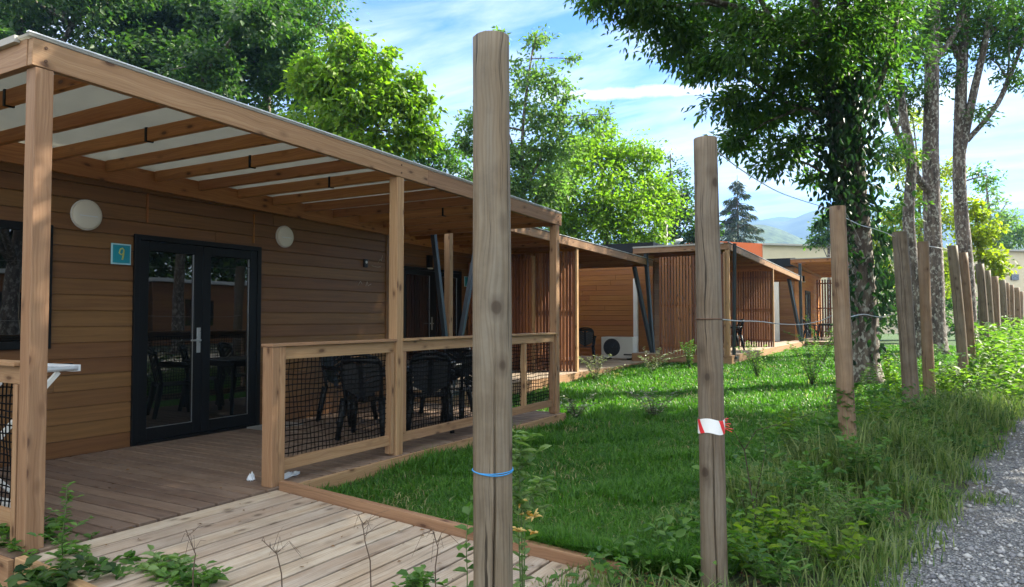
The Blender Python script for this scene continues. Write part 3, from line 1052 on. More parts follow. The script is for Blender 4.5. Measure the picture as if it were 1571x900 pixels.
XR = XP - .03
railing('deck railing with wide end pillar, from the ramp kerb to the middle pergola post', (XR, 3.80), (XR, 5.27), pillar=True)
railing('longer deck railing from the middle pergola post to the far post', (XR, 5.37), (XR, 8.61), mids=(2.42,))
railing('deck railing at the near end by the white clothes airer, cut by the photo edge', (X1W + .1, 2.14), (XP - .09, 2.14), ztop=1.03)

# grating at the door foot
g = thing('door_grating', 'small bright metal foot grating by the double door threshold', 'grating', (X1W + .26, 5.95, .002))
a = MB()
for i in range(16):
    a.box(-.14, .14, -.28 + i * .035, -.28 + i * .035 + .014, 0, .018)
a.build('bars', 'grating', g)
a = MB()
for xx in (-.155, .142): a.box(xx, xx + .013, -.29, .28, 0, .02)
a.build('rim', 'grating', g)


# ------------------------------------------------------------------ furniture
def make_chair(label, loc, rz):
    o = thing('plastic_chair', label, 'chair', loc, rz, 'black plastic armchairs on the terraces')
    s = MB()      # seat, slightly dished, front is +Y
    n, m_ = 8, 8
    b = len(s.v)
    for lay in (0, 1):
        for i in range(n + 1):
            for j in range(m_ + 1):
                x = (i / n - .5) * (.46 - .05 * (1 - j / m_))
                y = (j / m_ - .5) * .44
                z = .435 - .018 * (1 - (2 * i / n - 1) ** 2) - (.02 * max(0, (j / m_ - .75) / .25) ** 2) - .012 * (1 - j / m_) - lay * .012
                s.v.append(Vector((x, y, z)))
    for lay in (0, 1):
        for i in range(n):
            for j in range(m_):
                q = b + lay * (n + 1) * (m_ + 1) + i * (m_ + 1) + j
                idx = (q, q + m_ + 1, q + m_ + 2, q + 1)
                s.face(idx if lay == 0 else idx[::-1], [(0, 0)] * 4, .5, True)
    s.build('seat', 'black_plastic', o)
    def bk(u, v):     # backrest surface: u -1..1 across, v 0..1 up
        w = .215 - .02 * (1 - v)
        return Vector((u * w, -.20 - .10 * v - .045 * (1 - u * u) * (.4 + .6 * v) + .03, .42 + .46 * v))
    r = MB()
    edge = [bk(-1, 0), bk(-1.02, .3), bk(-1.02, .6), bk(-.98, .82), bk(-.78, .96), bk(-.4, 1.02), bk(0, 1.04), bk(.4, 1.02), bk(.78, .96), bk(.98, .82), bk(1.02, .6), bk(1.02, .3), bk(1, 0)]
    r.tube(edge, .019, 8)
    for v in (.86,):
        r.tube([bk(u, v + .06 * (1 - u * u)) for u in (-.95, -.5, 0, .5, .95)], .03, 8)
    for kx in range(6):
        v0 = .08 + kx * .125
        for sgn in (-1, 1):
            r.bar(bk(sgn * .05, v0), bk(sgn * .93, v0 + .20 if v0 + .2 < .92 else .92), .050, .010, (0, 1, 0))
    r.bar(bk(0, .0), bk(0, .95), .06, .012, (0, 1, 0))
    r.build('backrest', 'black_plastic', o, .003)
    for sg in (-1, 1):
        a = MB()
        a.tube([bk(sg * 1.0, .58), (sg * .265, -.16, .665), (sg * .275, .0, .662), (sg * .272, .16, .655), (sg * .262, .22, .63), (sg * .25, .225, .5), (sg * .235, .21, .42)], [.018, .024, .026, .026, .022, .02, .02], 8)
        a.build('armrest', 'black_plastic', o)
        for (yy, y2) in ((.19, .245), (-.19, -.27)):
            l = MB()
            l.tube([(sg * .205, yy, .43), (sg * .225, (yy + y2) / 2, .2), (sg * .245, y2, 0)], [.040, .034, .027], 8)
            l.build('leg', 'black_plastic', o)
    return o


def make_table(label, loc, rz, lx=.75, ly=1.25):
    o = thing('terrace_table', label, 'table', loc, rz, 'dark tables on the terraces')
    a = MB(); a.box(-lx / 2, lx / 2, -ly / 2, ly / 2, .695, .722); a.build('tabletop', 'table_top', o, .012)
    a = MB()
    for sx in (-1, 1): a.box(sx * (lx / 2 - .06) - .012, sx * (lx / 2 - .06) + .012, -ly / 2 + .08, ly / 2 - .08, .63, .694)
    for sy in (-1, 1): a.box(-lx / 2 + .075, lx / 2 - .075, sy * (ly / 2 - .07) - .012, sy * (ly / 2 - .07) + .012, .63, .694)
    a.build('apron', 'black_plastic', o)
    for sx in (-1, 1):
        for sy in (-1, 1):
            l = MB(); l.tube([(sx * (lx / 2 - .07), sy * (ly / 2 - .09), .66), (sx * (lx / 2 - .045), sy * (ly / 2 - .05), 0)], [.03, .022], 8)
            l.build('leg', 'black_plastic', o)
    return o


ch0 = make_chair('black plastic chair standing alone behind the first net panel', (-5.22, 5.95, 0), math.radians(24))
make_table('dark terrace table behind the second railing net on the near deck', (-5.55, 6.95, 0), .05)
copy_thing(ch0, 'black plastic chair with its back to the net, near side of the terrace table', (-4.92, 6.62, 0), math.radians(42))
copy_thing(ch0, 'black plastic chair with its back to the net, far side of the terrace table', (-4.84, 7.35, 0), math.radians(62))
copy_thing(ch0, 'black plastic chair against the cabin wall behind the terrace table', (-6.25, 6.75, 0), math.radians(-88))
copy_thing(ch0, 'black plastic chair at the far end of the near terrace table', (-5.6, 7.95, 0), math.radians(178))

# clothes airer at the left edge
ao = thing('clothes_airer', 'white folding clothes airer half hidden behind the left post', 'airer', (-5.33, 2.37, 0), math.radians(6))
a = MB()
zt = .93
for sx in (-.27, .27): a.tube([(sx, -.85, zt), (sx, .42, zt)], .016, 8)
a.bar((-.27, .42, zt), (.27, .42, zt), .05, .045)
a.bar((-.27, -.85, zt), (.27, -.85, zt), .03, .03)
a.build('frame', 'white_metal', ao)
a = MB()
for i in range(9): a.tube([(-.22 + i * .055, -.84, zt + .006), (-.22 + i * .055, .41, zt + .006)], .004, 6)
a.build('rods', 'white_metal', ao)
for sx in (-.25, .25):
    a = MB(); a.bar((sx, .30, zt - .02), (sx, -.55, .02), .02, .03); a.bar((sx, -.72, zt - .02), (sx, .16, .02), .02, .03)
    lo_ = a.build('leg', 'white_plastic', ao)
a = MB()
for yy in (-.55, .16): a.box(-.3, .3, yy - .035, yy + .035, 0, .055)
a.build('foot', 'white_plastic', ao, .015)
# hanging towel-like wing end
def rumpled(name, label, loc, rx, ry, hgt, material, rz=0):
    n = 14
    me_v, fc = [], []
    for i in range(n + 1):
        for j in range(n + 1):
            u, v = i / n * 2 - 1, j / n * 2 - 1
            rr = max(abs(u), abs(v)); r2 = math.hypot(u, v) or 1
            x, y = u * rr / r2 * rx, v * rr / r2 * ry
            z = hgt * (1 - rr ** 2) * (.6 + .4 * math.sin(u * 5 + v * 3) * math.cos(v * 6 - u)) + .004
            me_v.append((x, y, z + .006 * math.sin(9 * u + 4 * v)))
    for i in range(n):
        for j in range(n):
            fc.append((i * (n + 1) + j, (i + 1) * (n + 1) + j, (i + 1) * (n + 1) + j + 1, i * (n + 1) + j + 1))
    me = bpy.data.meshes.new(name)
    me.from_pydata(me_v, [], fc)
    me.polygons.foreach_set('use_smooth', np.ones(len(fc), dtype=bool))
    me.materials.append(MATS[material])
    o = link(name, me, None, 0, loc)
    o.rotation_euler = (0, 0, rz)
    sd = o.modifiers.new('thick', 'SOLIDIFY'); sd.thickness = .006
    return tag(o, label, 'cloth')


q = on_z(442, 730, 0.0)
rumpled('floor_cloth', 'crumpled white cloth lying under the near net panel', (q.x, q.y, .002), .055, .15, .022, 'cloth_white', .25)
q = on_z(386, 738, 0.0)
rumpled('plastic_bag', 'scrap of white plastic beside the foot of the railing pillar', (q.x - .03, q.y + .02, .002), .035, .03, .07, 'cloth_white', .4)


# ------------------------------------------------------------------ second, third, fourth cabins
def slat_screen(label, p0, p1, z0, z1, pitch=.078):
    o = thing('slat_screen', label, 'screen', (0, 0, 0), group='vertical slat privacy screens')
    A, B = Vector((*p0, 0)), Vector((*p1, 0))
    a = (B - A).normalized(); L = (B - A).length
    nv = tuple(Vector((0, 0, 1)).cross(a))
    m_ = MB()
    n = int(L / pitch)
    for i in range(n):
        s = (i + .5) * L / n
        m_.bar(A + a * s + Vector((0, 0, z0 + random.uniform(0, .015))), A + a * s + Vector((0, 0, z1 - random.uniform(0, .015))), .054 * max(1, pitch / .09), .035, nv)
    m_.build('slats', 'larch_slat', o)
    r = MB()
    off = Vector((-a.y, a.x, 0)) * .036
    for z in (z0 + .25, (z0 + z1) / 2, z1 - .2):
        r.bar(A + off + Vector((0, 0, z)), B + off + Vector((0, 0, z)), .035, .06)
    r.build('rails', 'larch_slat', o)
    e = MB()
    e.bar(B + a * .03 + Vector((0, 0, z0)), B + a * .03 + Vector((0, 0, z1 + .06)), .045, .09, nv)
    e.build('edge_board', 'pine', o, .004)
    return o


def deck(label, xw, xf, y0, y1, z, parentname='terrace_deck'):
    o = thing(parentname, label, 'deck', (0, 0, 0))
    bd = MB(); y = y0
    while y < y1 - .05:
        bd.box(xw, xf - .002, y, y + .136, z - .028, z); y += .1435
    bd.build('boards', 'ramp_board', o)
    f = MB()
    f.box(xf, xf + .03, y0, y1, z - .32, z - .004)
    f.box(xw, xf + .028, y0 - .03, y0, z - .32, z - .004)
    f.build('fascia', 'pine', o)
    return o


def v_support(label, foot, tops, w=.055):
    o = thing('slanted_support', label, 'support', (0, 0, 0), group='black steel props under the pergola corners')
    for tpt in tops:
        m_ = MB(); m_.bar(foot, tpt, w, w); m_.build('prop', 'dark_steel', o, .004)
    m_ = MB(); fx, fy, fz = foot
    m_.box(fx - .09, fx + .09, fy - .09, fy + .09, fz - .05, fz + .012); m_.build('foot_plate', 'dark_steel', o)
    return o


# second cabin
Z2, X2F, X2W, Y2A, Y2B = .12, -6.46, -9.1, 9.2, 18.85
c2 = thing('wooden_cabin', 'second cabin with dark glazed door, mostly behind the near railing', 'cabin')
m_ = MB(); clapboard(m_, (X2W, Y2A + .1, Z2), (0, 1, 0), (1, 0, 0), Y2B - Y2A - .3, 0, 2.85, [(11.3 - Y2A - .1, 13.44 - Y2A - .1, 0, 2.2), (15.3 - Y2A, 17.2 - Y2A, 0, 2.1)])
m_.build('wall', 'siding', c2)
m_ = MB(); m_.box(X2W - 3.8, X2W - .03, Y2A + .1, Y2B - .25, -.1, 3.0); m_.build('core_wall', 'siding', c2)
m_ = MB(); m_.box(X2W - 3.9, X2W + .05, Y2A, Y2B - .1, 3.005, 3.12); m_.build('roof', 'roof_black', c2)
glazed_door(c2, X2W, 11.3, 13.44, Z2, Z2 + 2.2, 2)
glazed_door(c2, X2W, 15.3, 17.2, Z2, Z2 + 2.1, 2)


def z2(y): return 2.955 - .02 * (y - 13)


pergola('pergola', 'second pergola, its long front beam sloping down behind the far railing post', X2F, X2W, Y2A, Y2B, z2,
        [(X2F + .02, Y2A + .06)], Z2, 18, 0, .4, .53, sheet='soffit')
deck('second terrace deck, pale boards with the air conditioner at its far end', X2W, X2F + .06, Y2A, 20.2, Z2)
slat_screen('dark slat screen between the two halves of the second terrace', (X2W + .1, 14.05), (X2F - .06, 14.05), Z2 - .03, z2(14.05) - .22)
slat_screen('dark slat screen deep in the second terrace, seen past the far railing post', (X2W + .1, 13.62), (-7.35, 13.62), Z2, 2.55)
v_support('pair of grey steel props framing the second pergola post above the railing', (X2F + .03, 9.26, Z2),
          [(X2F + .03, 8.75, 2.66), (X2F + .03, 10.05, 2.72)], .07)
foot = at(1003, 552, 19.4)
v_support('two black steel props under the low far corner of the second pergola', tuple(foot), [tuple(at(973, 409, 19.1)), tuple(at(990, 381, 19.2))], .09)
lb = thing('wall_lamp', 'small black box lamp above the second cabin door', 'lamp', (X2W + .02, 12.2, 2.45))
m_ = MB(); m_.box(0, .08, -.06, .06, -.12, .14); m_.build('housing', 'black_plastic', lb, .004)
m_ = MB(); m_.box(.02, .1, -.045, .045, -.15, -.121); m_.build('lens', 'white_plastic', lb)
number_plate((X2W + .02, 13.68, 2.10), .22, .23, 'small turquoise number plate beside the second cabin door', digit=False)
q = on_z(903, 556, Z2)
copy_thing(ch0, 'black plastic chair at the corner of the second terrace beside the slat screen', (q.x - .1, q.y, Z2), math.radians(25))

# third cabin
Z3, X3F, X3W, Y3A, Y3B = .33, -4.28, -6.83, 18.3, 30.6
c3 = thing('wooden_cabin', 'third cabin with amber clad end wall and white downpipe behind the second terrace', 'cabin')
m_ = MB(); clapboard(m_, (X3W - 4.2, 20.02, 0), (1, 0, 0), (0, -1, 0), 4.2, 0.0, 3.15); m_.build('end_wall', 'siding_far', c3)
m_ = MB(); clapboard(m_, (X3W, 20.1, 0), (0, 1, 0), (1, 0, 0), 10.3, 0.3, 3.15); m_.build('wall', 'siding', c3)
m_ = MB(); m_.box(X3W - 4.2, X3W - .03, 20.05, 30.4, -.1, 3.18); m_.build('core_wall', 'siding', c3)
m_ = MB(); m_.box(X3W - 4.3, X3W + .06, 19.9, 30.5, 3.185, 3.46); m_.build('roof', 'roof_black', c3)
dp = at(972, 424, 20.8)
m_ = MB(); m_.box(dp.x - .065, dp.x + .065, 19.87, 19.975, .25, 2.42); m_.build('downpipe', 'white_paint', c3, .02)


def z3(y): return 3.15 - .022 * (y - 18.3)


pergola('pergola', 'third pergola with slatted sides beyond the second fence post', X3F, X3W, Y3A, Y3B, z3, [(X3F + .02, Y3A + .05)], Z3, 20, 0, .4, .6, sheet='soffit')
deck('third terrace deck behind the slat screens', X3W, X3F + .05, Y3A, Y3B, Z3)
slat_screen('wide dark slat screen closing the near side of the third terrace', (X3W + .75, Y3A), (X3F - .12, Y3A), Z3 - .03, 2.88)
slat_screen('dark slat screen in the middle of the third terrace', (X3W + .1, 24.35), (X3F - .02, 24.35), Z3 - .03, 2.80)
v_support('single thin black prop at the near corner of the third pergola', tuple(at(1126, 547, 18.2)), [tuple(at(1127, 373, 18.2))], .07)
v_support('two black props under the far corner of the third pergola', tuple(at(1230, 528, 28.4)), [tuple(at(1209, 421, 28.0)), tuple(at(1227, 404, 28.2))], .11)
copy_thing(ch0, 'black plastic chair under the third pergola, between post and middle screen', tuple(Vector((-4.95, 21.6, Z3))), math.radians(120))
make_table('dark table under the third pergola', (-5.6, 22.4, Z3), .1)

# air conditioner
ac = thing('air_conditioner', 'white outdoor air conditioner unit against the amber end wall', 'air conditioner', tuple(at(950, 546, 20.0)))
ac.location.z = Z2
m_ = MB(); m_.box(-.47, .47, -.17, .17, .04, .62); m_.build('casing', 'ac_casing', ac, .015)
m_ = MB(); m_.tube([(-.15, -.172, .33), (-.15, -.186, .33)], .245, 32, smooth=False); m_.build('fan_opening', 'grille', ac)
m_ = MB(); m_.box(.20, .45, -.178, -.171, .12, .16); m_.build('vent_slot', 'grille', ac)
m_ = MB()
for rr in (.06, .11, .16, .21): m_.tube([(-.15 + rr * math.cos(t), -.195, .33 + rr * math.sin(t)) for t in np.linspace(0, 2 * PI, 25)], .005, 5)
for tt in range(8): m_.tube([(-.15, -.195, .33), (-.15 + .22 * math.cos(tt * PI / 4), -.195, .33 + .22 * math.sin(tt * PI / 4))], .004, 5)
m_.build('fan_guard', 'dark_steel', ac)
for xx in (-.33, .33):
    m_ = MB(); m_.box(xx - .04, xx + .04, -.18, .18, 0, .039); m_.build('foot', 'rubber', ac)

# fourth cabin
Z4 = .30
c4 = thing('wooden_cabin', 'fourth cabin with bright orange front wall between posts and tree', 'cabin')
m_ = MB(); clapboard(m_, (-9.0, 33.0, 0), (1, 0, 0), (0, -1, 0), 4.1, 0, 3.45); m_.build('end_wall', 'siding', c4)
m_ = MB(); clapboard(m_, (-4.9, 33.02, 0), (0, 1, 0), (1, 0, 0), 9.0, .3, 3.45, [(3.0, 4.7, 0, 2.55)]); m_.build('wall', 'siding_orange', c4)
m_ = MB(); m_.box(-9.0, -4.93, 33.05, 42.0, -.1, 3.5); m_.build('core_wall', 'siding', c4)
m_ = MB(); m_.box(-9.1, -4.85, 32.9, 42.1, 3.505, 3.86); m_.build('roof', 'roof_black', c4)
glazed_door(c4, -4.9, 36.0, 37.7, Z4, 2.55, 2)
m_ = MB(); q = at(1195, 430, 32); m_.box(q.x - .12, q.x + .12, 32.82, 32.97, .25, 2.9); m_.build('downpipe', 'white_paint', c4, .02)


def z4(y): return 3.72 - .012 * (y - 31.8)


pergola('pergola', 'fourth pergola with sunlit orange timbers behind the third fence post', -2.4, -4.9, 31.8, 42.0, z4, [(-2.38, 31.86)], Z4, 14, 0, .5, .7, ('pine_fresh', 'pine_fresh'))
deck('fourth terrace deck behind the flowering bushes', -4.9, -2.35, 31.8, 42.0, Z4)
slat_screen('sunlit reddish slat screen of the fourth terrace beside the third fence post', (-4.8, 39.2), (-2.45, 39.2), Z4, 3.2, .12)
make_table('dark table on the fourth terrace among bushes', (-3.6, 33.9, Z4), .2, .9, 1.6)
copy_thing(ch0, 'black plastic chair on the fourth terrace left of its table', (-4.3, 33.2, Z4), math.radians(-70))
copy_thing(ch0, 'black plastic chair on the fourth terrace right of its table', (-3.0, 33.4, Z4), math.radians(70))
lb = thing('wall_lamp', 'black lamp on the orange wall of the fourth cabin', 'lamp', (-4.88, 35.0, 3.05))
m_ = MB(); m_.box(0, .12, -.1, .1, -.12, .14); m_.build('housing', 'black_plastic', lb, .01)
m_ = MB(); m_.box(.02, .15, -.07, .07, -.16, -.121); m_.build('lens', 'white_plastic', lb)

# long low building behind
bo = thing('flat_roofed_building', 'long low beige building with an orange block beyond the cabins', 'building')
A, B = at(1170, 376, 52), at(1640, 391, 58)
ax_ = Vector((B.x - A.x, B.y - A.y, 0)).normalized()
nb = Vector((ax_.y, -ax_.x, 0))
if nb.y > 0: nb = -nb
back = -nb * 12
zt_ = A.z
m_ = MB(); m_.poly_prism([(A.x, A.y, -.2), (B.x, B.y, -.2), (B.x, B.y, zt_), (A.x, A.y, zt_)], tuple(back)); m_.build('main_wall', 'render_beige', bo)
m_ = MB(); m_.bar(A + nb * .1 + Vector((0, 0, .06)), B + nb * .1 + Vector((0, 0, zt_ - B.z + .06)), .4, .12); m_.build('coping', 'concrete', bo)
C0 = A - ax_ * 5.0
m_ = MB(); m_.poly_prism([(C0.x, C0.y, -.2), (A.x - ax_.x * .02, A.y - ax_.y * .02, -.2), (A.x - ax_.x * .02, A.y - ax_.y * .02, zt_ + .12), (C0.x, C0.y, zt_ + .25)], tuple(back * .9)); m_.build('orange_wall', 'render_orange', bo)
for u, v, w, h in ((1547, 425, .7, .45), (1453, 440, .7, 1.6), (1320, 455, 1.2, 1.2)):
    s = ((u - 1170) / 470) * (B - A).length
    d_ = A + ax_ * s
    dist = (d_.x * -math.sin(YAW) + d_.y * math.cos(YAW))
    zc = at(u, v, dist).z
    m_ = MB(); q = d_ + nb * .05
    m_.bar((q.x, q.y, zc - h / 2), (q.x, q.y, zc + h / 2), w, .12, tuple(nb)); m_.build('window', 'dark_glass', bo)

# street lamp
q = at(1021, 330, 30)
lo = thing('street_lamp', 'grey street lamp pole with short arm behind the third cabin', 'street lamp', (q.x, q.y, 0))
m_ = MB(); m_.tube([(0, 0, .05), (0, 0, 2.5), (0, 0, q.z)], [.13, .11, .09], 10); m_.build('pole', 'concrete', lo)
arm = at(1031, 373, 30) - Vector((q.x, q.y, 0)); hd = at(1047, 367, 30) - Vector((q.x, q.y, 0))
m_ = MB(); m_.tube([(0, 0, at(1021, 381, 30).z), tuple((arm + Vector((0, 0, -.12)))), tuple(arm)], .03, 6); m_.build('arm', 'steel', lo)
m_ = MB(); m_.tube([tuple(arm), tuple(arm * .6 + hd * .4), tuple(hd)], [.04, .10, .05], 8); m_.build('lamp_head', 'white_metal', lo)


# ------------------------------------------------------------------ fence posts, wires
FP = []


def fence_post(u, v, d, rad, label, tilt=(0, 0), material='post_wood', crack=0.0, n=40):
    top = at(u, v, d)
    base = Vector((top.x + tilt[0], top.y + tilt[1], float(gz(top.x, top.y)) - .1))
    o = thing('fence_post', label, 'post', (base.x, base.y, base.z + .1), group='round timber posts along the path')
    H = top.z - base.z
    b0 = Vector((base.x, base.y, base.z + .1))
    cam_ang = math.atan2(-base.y, -base.x)
    ph = [random.uniform(0, 6) for _ in range(4)]
    segs = 34 if n > 20 else 10
    bow = Vector((random.uniform(-.5, .5), random.uniform(-.5, .5), 0)) * rad * (0 if n > 100 else .45)
    pts = [base.lerp(top, i / segs) - b0 + bow * math.sin(PI * i / segs) for i in range(segs + 1)]
    pts[-1] = pts[-1]
    pts.append(top - b0 + Vector((0, 0, .004)))
    rr = [rad * (1.07 - .07 * i / segs) for i in range(segs + 1)] + [rad * .93]

    def shape(an, i, L):
        s = 1 + .025 * math.sin(2 * an + ph[0] + L * .8) + .018 * math.sin(3.7 * L + ph[2]) + .012 * math.sin(5 * an + ph[1] + L * 1.7) + .008 * math.sin(11 * an + ph[2] + 3 * L)
        if crack:
            f = L / H
            if f < crack:
                ca = cam_ang + .06 * math.sin(L * 3 + ph[3]) + .03 * math.sin(L * 9) + .1
                dlt = abs((an - ca + PI) % (2 * PI) - PI)
                if dlt < .085:
                    s -= .34 * (1 - dlt / .085) * min(1, (crack - f) * 4)
        return s
    m_ = MB()
    m_.tube(pts, rr, n, shape=shape)
    m_.build('shaft', material, o)
    FP.append((top, rad, o))
    return o


fence_post(753.5, 58, 2.75, .069, 'tallest nearest fence post, weathered grey brown with a long crack and blue string', (.02, -.01), crack=.60, n=170)
fence_post(1082, 213, 3.85, .0625, 'second fence post from the camera, pale with red and white tape', (.03, 0), crack=.5, n=170)
fence_post(1285, 317, 6.4, .068, 'reddish brown fence post with vines round its foot, third along the path', (.07, .03), 'post_wood_brown', n=60)
fence_post(1380, 356, 9.7, .094, 'grey leaning fence post in front of the ivy tree', (.12, .05), crack=.9, n=48)
fence_post(1416, 371, 11.0, .078, 'slim brown fence post just right of the leaning grey one', (.06, .0), 'post_wood_brown', n=40)
more_posts = ((1461, 377, 11.8, .085, (.15, .1)), (1477, 388, 12.8, .09, (.1, .05)), (1503, 405, 15.4, .10, (.1, 0)), (1514, 415, 17.6, .10, (.08, 0)),
              (1526, 424, 19.8, .11, (.05, 0)), (1538, 430, 22, .11, (.05, 0)), (1544, 434, 24, .11, (.0, 0)), (1551, 437, 26, .12, (.0, 0)),
              (1560, 441, 28.5, .12, (0, 0)), (1566, 447, 32, .13, (0, 0)))
more_lab = ('grey brown fence post standing before the thick pale trunk', 'rough grey fence post touching the right tree in view', 'dark fence post just right of the trees, first of the far row',
            'fence post with ivy green side, second of the far row', 'fence post behind yellow green leaves, third of the far row', 'fence post in front of the beige wall, fourth of the far row',
            'thin reddish fence post, fifth of the far row', 'pale tan fence post, sixth of the far row', 'short distant fence post, seventh of the far row', 'farthest fence post at the right photo edge')
for i, ((u, v, d, r, tl), lb_) in enumerate(zip(more_posts, more_lab)):
    fence_post(u, v, d, r * (.9 if d < 14 else .78), lb_, tl, ('post_wood', 'post_wood_brown')[i % 3 == 1 or i > 5], n=16)

# tape and string
top, r, _ = FP[1]
pz = at(1087, 648, 4.65)


def ring_at(i, v, uc, d):
    top, r, o = FP[i]
    q = at(uc, v, d)
    bx, by = o.location.x, o.location.y
    f = (q.z - (o.location.z - .1)) / (top.z - (o.location.z - .1))
    return Vector((bx + (top.x - bx) * f, by + (top.y - by) * f, q.z)), r * (1.07 - .07 * f)


cc, rr = ring_at(1, 649, 1087, 3.85)
tp = thing('barrier_tape', 'torn red and white barrier tape wrapped round the second post', 'tape', tuple(cc))
n = 48
for col, rng, rad in (('tape_white', (0, n), 1.065), ('tape_red', None, 1.08)):
    m_ = MB()
    if rng:
        for i in range(n):
            a0, a1 = 2 * PI * i / n, 2 * PI * (i + 1) / n
            def w(a, z): return (math.cos(a) * rr * rad, math.sin(a) * rr * rad, z + .006 * math.sin(a * 3))
            m_.quad(w(a0, -.038), w(a1, -.038), w(a1, .036), w(a0, .036))
        m_.build('white_band', col, tp)
    else:
        ca = math.atan2(-cc.y, -cc.x)
        for off, sh in ((.95, -.5), (-1.0, -.5), (2.4, .5), (-2.3, .5)):
            for i in range(8):
                z0_, z1_ = -.0385 + i * .0093, -.0385 + (i + 1) * .0093
                s0_, s1_ = ca - off + sh * (z0_ / .075), ca - off + sh * (z1_ / .075)
                hw = .42
                for j in range(6):
                    b0, b1 = -hw / 2 + hw * j / 6, -hw / 2 + hw * (j + 1) / 6
                    def w(a, z): return (math.cos(a) * rr * rad, math.sin(a) * rr * rad, z + .006 * math.sin(a * 3))
                    m_.quad(w(s0_ + b0, z0_), w(s0_ + b1, z0_), w(s1_ + b1, z1_), w(s1_ + b0, z1_))
        m_.build('red_stripes', col, tp)
m_ = MB()
rt = Vector((math.cos(YAW), math.sin(YAW), 0))
for kk in range(3):
    p_ = rt * rr * .95 + Vector((0, 0, .028 - kk * .02))
    e_ = rt * (rr + .024 + .012 * kk) + Vector((0, 0, .034 - kk * .028))
    m_.bar(p_, e_, .012, .003); m_.bar(p_ + Vector((0, -.01, 0)), e_ + Vector((0, -.02, -.012)), .012, .003)
m_.build('loose_end', 'tape_red', tp)

cc, rr = ring_at(0, 716, 758, 2.75)
m_ = MB()
m_.tube([cc + Vector((math.cos(a) * rr * 1.055, math.sin(a) * rr * 1.055, .004 * math.sin(2 * a))) for a in np.linspace(0, 2 * PI, 41)], .0023, 6)
m_.tube([cc + Vector((math.cos(a) * rr * 1.055, math.sin(a) * rr * 1.055, .006 + .004 * math.sin(a))) for a in np.linspace(0, 2 * PI, 41)], .0019, 6)
tag(m_.build('blue_string', 'string_blue'), 'blue string tied round the nearest fence post', 'string')


def wire(label, pts, rad=.004, sag_pts=14):
    P = [Vector(p) for p in pts]
    out_ = []
    for i in range(len(P) - 1):
        p0, p1, p2, p3 = P[max(i - 1, 0)], P[i], P[i + 1], P[min(i + 2, len(P) - 1)]
        for s in range(sag_pts):
            t = s / sag_pts
            out_.append(.5 * ((2 * p1) + (p2 - p0) * t + (2 * p0 - 5 * p1 + 4 * p2 - p3) * t * t + (3 * p1 - p0 - 3 * p2 + p3) * t ** 3))
    out_.append(P[-1])
    m_ = MB(); m_.tube(out_, rad, 6)
    return tag(m_.build('fence_wire', 'galv_wire'), label, 'wire', 'loose wires between the fence posts')


wire('slack wire sagging from the second post to the top of the third', [at(1100, 232, 3.85), at(1140, 262, 4.4), at(1190, 292, 5.1), at(1230, 307, 5.7), at(1274, 320, 6.3)], .0035)
wire('loose wire from the third post top to the grey leaning post', [at(1295, 333, 6.4), at(1320, 345, 7.4), at(1345, 352, 8.8), at(1372, 362, 9.6)], .005)
wire('short wire hanging down beside the third post', [at(1297, 325, 6.4), at(1308, 345, 6.5), at(1320, 370, 6.6)], .003)
wire('kinked wire from the second post to the third at chest height', [at(1103, 489, 3.85), at(1130, 492, 4.3), at(1165, 493, 4.8), at(1200, 497, 5.3), at(1232, 497, 5.8), at(1258, 492, 6.1), at(1276, 484, 6.4)], .004)
wire('wire from the third post to the leaning post at chest height', [at(1300, 487, 6.4), at(1325, 482, 7.4), at(1350, 486, 9), at(1372, 481, 9.7)], .005)
wire('thin wire between the far fence posts by the trees', [at(1424, 377, 11), at(1440, 380, 11.4), at(1456, 383, 11.8)], .006)
m_ = MB(); cc, rr = ring_at(1, 489, 1085, 3.85)
m_.tube([cc + Vector((math.cos(a) * rr * 1.055, math.sin(a) * rr * 1.055, 0)) for a in np.linspace(0, 2 * PI, 33)], .0035, 6)
tag(m_.build('wire_loop', 'rusty'), 'rusty wire loop round the second post above the tape', 'wire')


# ------------------------------------------------------------------ trees
def blob_pts(c, r, n, surf=.45):
    """n points inside an ellipsoid, weighted towards its skin"""
    v = unit(RNG.normal(size=(n, 3)))
    rad = RNG.random(n) ** surf
    return np.array(c) + v * rad[:, None] * np.array(r)


